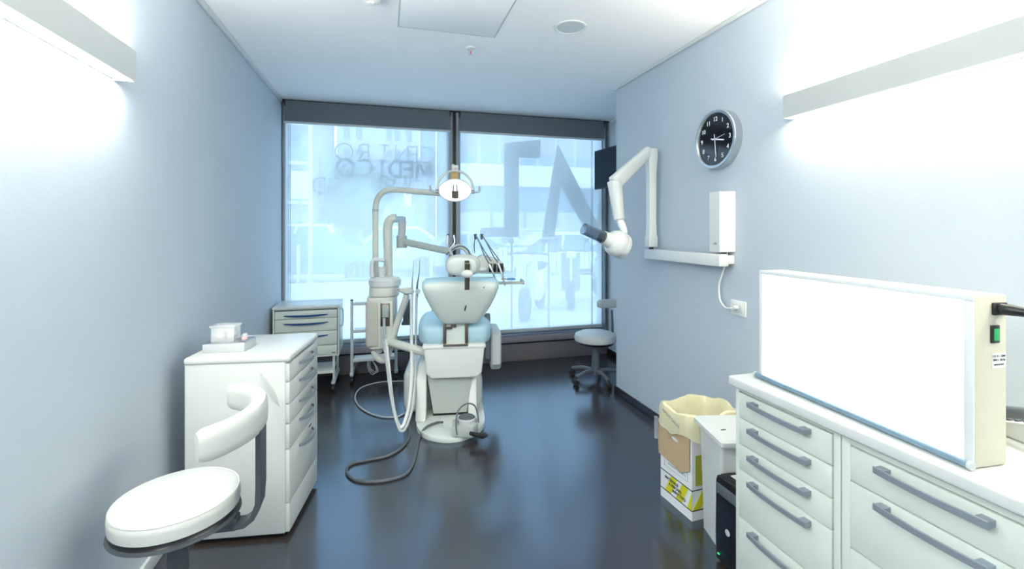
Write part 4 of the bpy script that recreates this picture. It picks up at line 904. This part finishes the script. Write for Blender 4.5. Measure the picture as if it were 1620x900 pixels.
# billboard, lamp post
t = thing('billboard', 'white billboard standing in the street left of the tree', 'sign', (-3.25, 20, YG))
B((-.33, 0, 2.65), (.33, .08, 3.75)).o('panel', FAW, t); MB().cyl((0, .04, 0), (0, .04, 2.65), .05).o('post', FAD, t)
t = thing('street_sign', 'small white sign behind the operating light arm', 'sign', (.95, 20, YG))
B((-.16, 0, 2.45), (.16, .05, 2.95)).o('panel', FAW, t); MB().cyl((0, .03, 0), (0, .03, 2.45), .03).o('post', FAD, t)
t = thing('lamp_post', 'slim pale lamp post standing behind the railing', 'lamp post', (-1.60, 11.2, YG))
MB().cyl((0, 0, 0), (0, 0, 6), .045, .035).o('pole', FAW, t); MB().lathe([(.10, 0), (.08, .25), (.05, .3)], n=16).o('pole_base', FA, t)
# tree
t = thing('street_tree', 'dark leafy street tree in front of the white building', 'tree', (-1.15, 21, YG))
MB().cyl((0, 0, 0), (0, 0, 1.9), .14, .10).o('trunk', FAD, t)
cr = MB(); LEAF = mat('leaf_green', (.10, .22, .20), .8, var=.3)
vv = []; 
for k in range(2600):
    a = random.uniform(0, 2 * PI); q = random.uniform(-1, 1); rr_ = (1 - q * q) ** .5; R0 = random.uniform(.75, 1.05) * (1 + .15 * math.sin(3 * a + 4 * q))
    c = Vector((1.35 * R0 * rr_ * math.cos(a), 1.2 * R0 * rr_ * math.sin(a), 2.75 + 1.45 * R0 * q * (1.0 if q < 0 else .95)))
    b1 = Vector((random.uniform(-1, 1), random.uniform(-1, 1), random.uniform(-1, 1))).normalized() * .10; b2 = b1.orthogonal().normalized() * .07
    o = len(cr.v); cr.v += [c - b1, c + b2, c + b1, c - b2]; cr.f.append([o, o + 1, o + 2, o + 3])
cr.ball((0, 0, 2.75), (1.0, .9, 1.1), n=20)
c_ = cr.o('foliage', LEAF, t, smooth=False); c_['kind'] = 'stuff'
# railing on a kerb
t = thing('street_railing', 'pale metal railing of upright bars on a low kerb outside', 'railing', (1.0, 10.3, YG))
RAIL = mat('railing_paint', (.62, .68, .72), .5); DRAIL = mat('railing_dark', (.20, .30, .38), .5)
B((-5.5, -.12, 0), (5.5, .12, .32)).o('kerb', PAVE, t)
for z in (.38, 1.03): B((-5.5, -.015, z), (5.5, .015, z + .035)).o('rail', DRAIL, t)
bar = None
for k in range(92):
    x = -5.45 + k * .12
    if bar is None: bar = MB().cyl((0, 0, .41), (0, 0, 1.03), .011, n=6).o('bar', DRAIL, t); bar.location.x = x
    else:
        c = bar.copy(); COL.objects.link(c); c.parent = t; c.location.x = x
pst = None
for k in range(5):
    p = B((-.03, -.03, .32), (.03, .03, 1.12), .004).o('post', RAIL, t); p.location.x = -5.4 + k * 2.7
# cars
def car(lab, x, y, rz, L, hgt, m, van=False, grp=None):
    t = thing('car', lab, 'car', (x, y, YG), rz); w_ = .85; l = L / 2; b = hgt * .55
    if van: side = [(-l, .3), (-l + .05, b), (-l + .55, b + .1), (-l + 1.15, hgt), (l - .25, hgt), (l - .02, b + .1), (l, .3)]
    else: side = [(-l, .32), (-l + .05, b - .12), (-l + .9, b + .02), (-l + 1.55, hgt), (l - 1.25, hgt + .01), (l - .45, b + .08), (l - .03, b), (l, .32)]
    MB().prism(side, -w_, w_, 'y', .05, 3).o('body', m, t)
    g = [(-l + (.75 if van else 1.05), b + .07), (-l + (1.22 if van else 1.62), hgt - .08), (l - (.35 if van else 1.3), hgt - .08), (l - (.2 if van else .62), b + .07)]
    xs = [g[0], g[1], ((g[1][0] + g[2][0]) / 2 - .04, hgt - .08), ((g[0][0] + g[3][0]) / 2 - .04, b + .07)]
    ys = [((g[0][0] + g[3][0]) / 2 + .04, b + .07), ((g[1][0] + g[2][0]) / 2 + .04, hgt - .08), g[2], g[3]]
    for sy in (-1, 1):
        for q in (xs, ys): MB().prism(q, min(sy * w_, sy * (w_ + .01)), max(sy * w_, sy * (w_ + .01)), 'y').o('window', WIN, t, smooth=False)
        for xx in (-l + .75, l - .75):
            MB().cyl((xx, sy * (w_ - .18), .32), (xx, sy * (w_ + .02), .32), .32, n=28).o('wheel', RUBBER, t)
    for sy in (-1, 1): MB().sbox((-l + .03, sy * .6, b - .14), (.10, .34, .16), 3).o('headlight', FAW, t); MB().sbox((l - .02, sy * .62, b - .05), (.06, .25, .18), 3).o('tail_light', mat('tail_red', (.5, .1, .1), .3), t)
    MB().prism([(-l + .93, b + .04), (-l + 1.50, hgt - .04), (-l + 1.48, hgt - .03), (-l + .88, b + .05)], -.7, .7, 'y').o('windscreen', WIN, t)
    return t
CW = mat('car_white', (.85, .87, .88), .2, coat=.5); CS = mat('car_silver', (.55, .62, .68), .25, coat=.5); CDK = mat('car_blue_grey', (.14, .24, .34), .2, coat=.5)
car('white van parked in the street left of the lamp post', -3.4, 18.5, 0, 3.6, 1.62, CW, True)
car('pale hatchback parked right of the white van', .35, 16.5, 0, 4.1, 1.52, CW)
car('dark blue-grey car right behind the railing', -2.0, 13.2, math.radians(-4), 4.3, 1.32, CDK)
car('silver car driving behind the right window', 5.3, 16.5, 0, 4.2, 1.46, CS)
car('white car parked nearest behind the motor scooters', 4.95, 12.8, math.radians(180), 4.0, 1.36, CW)
car('blue-grey car parked behind the window post', 2.3, 14.75, 0, 3.9, 1.36, CS)
# motor scooters
def scooter(lab, x, y, rz, m):
    t = thing('motor_scooter', lab, 'scooter', (x, y, YG), rz)
    for xx in (-.62, .62): MB().lathe([(.15, -.05), (.25, -.055), (.26, 0), (.25, .055), (.15, .05)], (xx, 0, .26), 24, (0, 1, 0)).o('wheel', RUBBER, t)
    MB().prism([(-.05, .30), (.20, .28), (.75, .42), (.88, .70), (.80, .78), (.10, .74), (.0, .45)], -.15, .15, 'y', .04, 3).o('rear_body', m, t)
    MB().prism([(-.52, .34), (-.20, .26), (.0, .26), (.0, .32), (-.25, .36), (-.48, 1.0), (-.56, 1.02)], -.17, .17, 'y', .03, 3).o('leg_shield', m, t)
    MB().sbox((.42, 0, .80), (.75, .28, .12), 3).o('seat', RUBBER, t)
    MB().tube([(-.40, -.33, 1.04), (-.48, -.15, 1.06), (-.50, 0, 1.05), (-.48, .15, 1.06), (-.40, .33, 1.04)], .022, n=8).o('handlebar', DGREY, t)
    MB().tube([(-.52, 0, 1.0), (-.62, 0, .30)], .03, n=8, smooth=False).o('fork', STEEL, t)
    for sy in (-1, 1):
        MB().cyl((-.45, sy * .24, 1.06), (-.45, sy * .28, 1.22), .008, n=6).sbox((-.45, sy * .28, 1.25), (.03, .12, .07), 3).o('mirror', DGREY, t)
    MB().sbox((-.60, 0, .98), (.10, .18, .14), 3).o('headlight', FAW, t)
    return t
s1 = scooter('white motor scooter parked nearest outside the right window', 2.45, 7.5, math.radians(60), CW)
scooter('dark motor scooter leaning beside the white scooter outside', 3.45, 8.3, math.radians(70), CDK)
scooter('pale blue motor scooter parked at the right end of the row outside', 4.6, 8.2, math.radians(110), CS)
# ------------------------------------------------------------------ large sign letters standing outside the pane
SG = mat('blue_sign_letters', (.14, .26, .38), .6)
t = thing('sign_letter', 'large blue-grey numeral-like sign letter outside the right window', 'letter', (1.45, 4.95, YG))
MB().prism([(-.435, 1.36), (-.435, 1.46), (-.165, 1.47), (-.165, 2.40), (.255, 2.46), (.255, 2.255), (.0, 2.25), (.0, 1.36)], 0, .04, 'y').o('face', SG, t, smooth=False)
MB().cyl((-.08, .02, 0), (-.08, .02, 1.37), .012, n=8).o('stand', ALU, t)
t = thing('sign_letter', 'large blue-grey pointed sign letter outside the right window', 'letter', (1.95, 4.95, YG))
MB().prism([(-.035, 2.42), (-.22, 1.36), (-.075, 1.36), (.0, 1.96), (.37, 1.36), (.55, 1.36)], 0, .04, 'y').o('face', SG, t, smooth=False)
MB().cyl((-.14, .02, 0), (-.14, .02, 1.37), .012, n=8).o('stand', ALU, t)
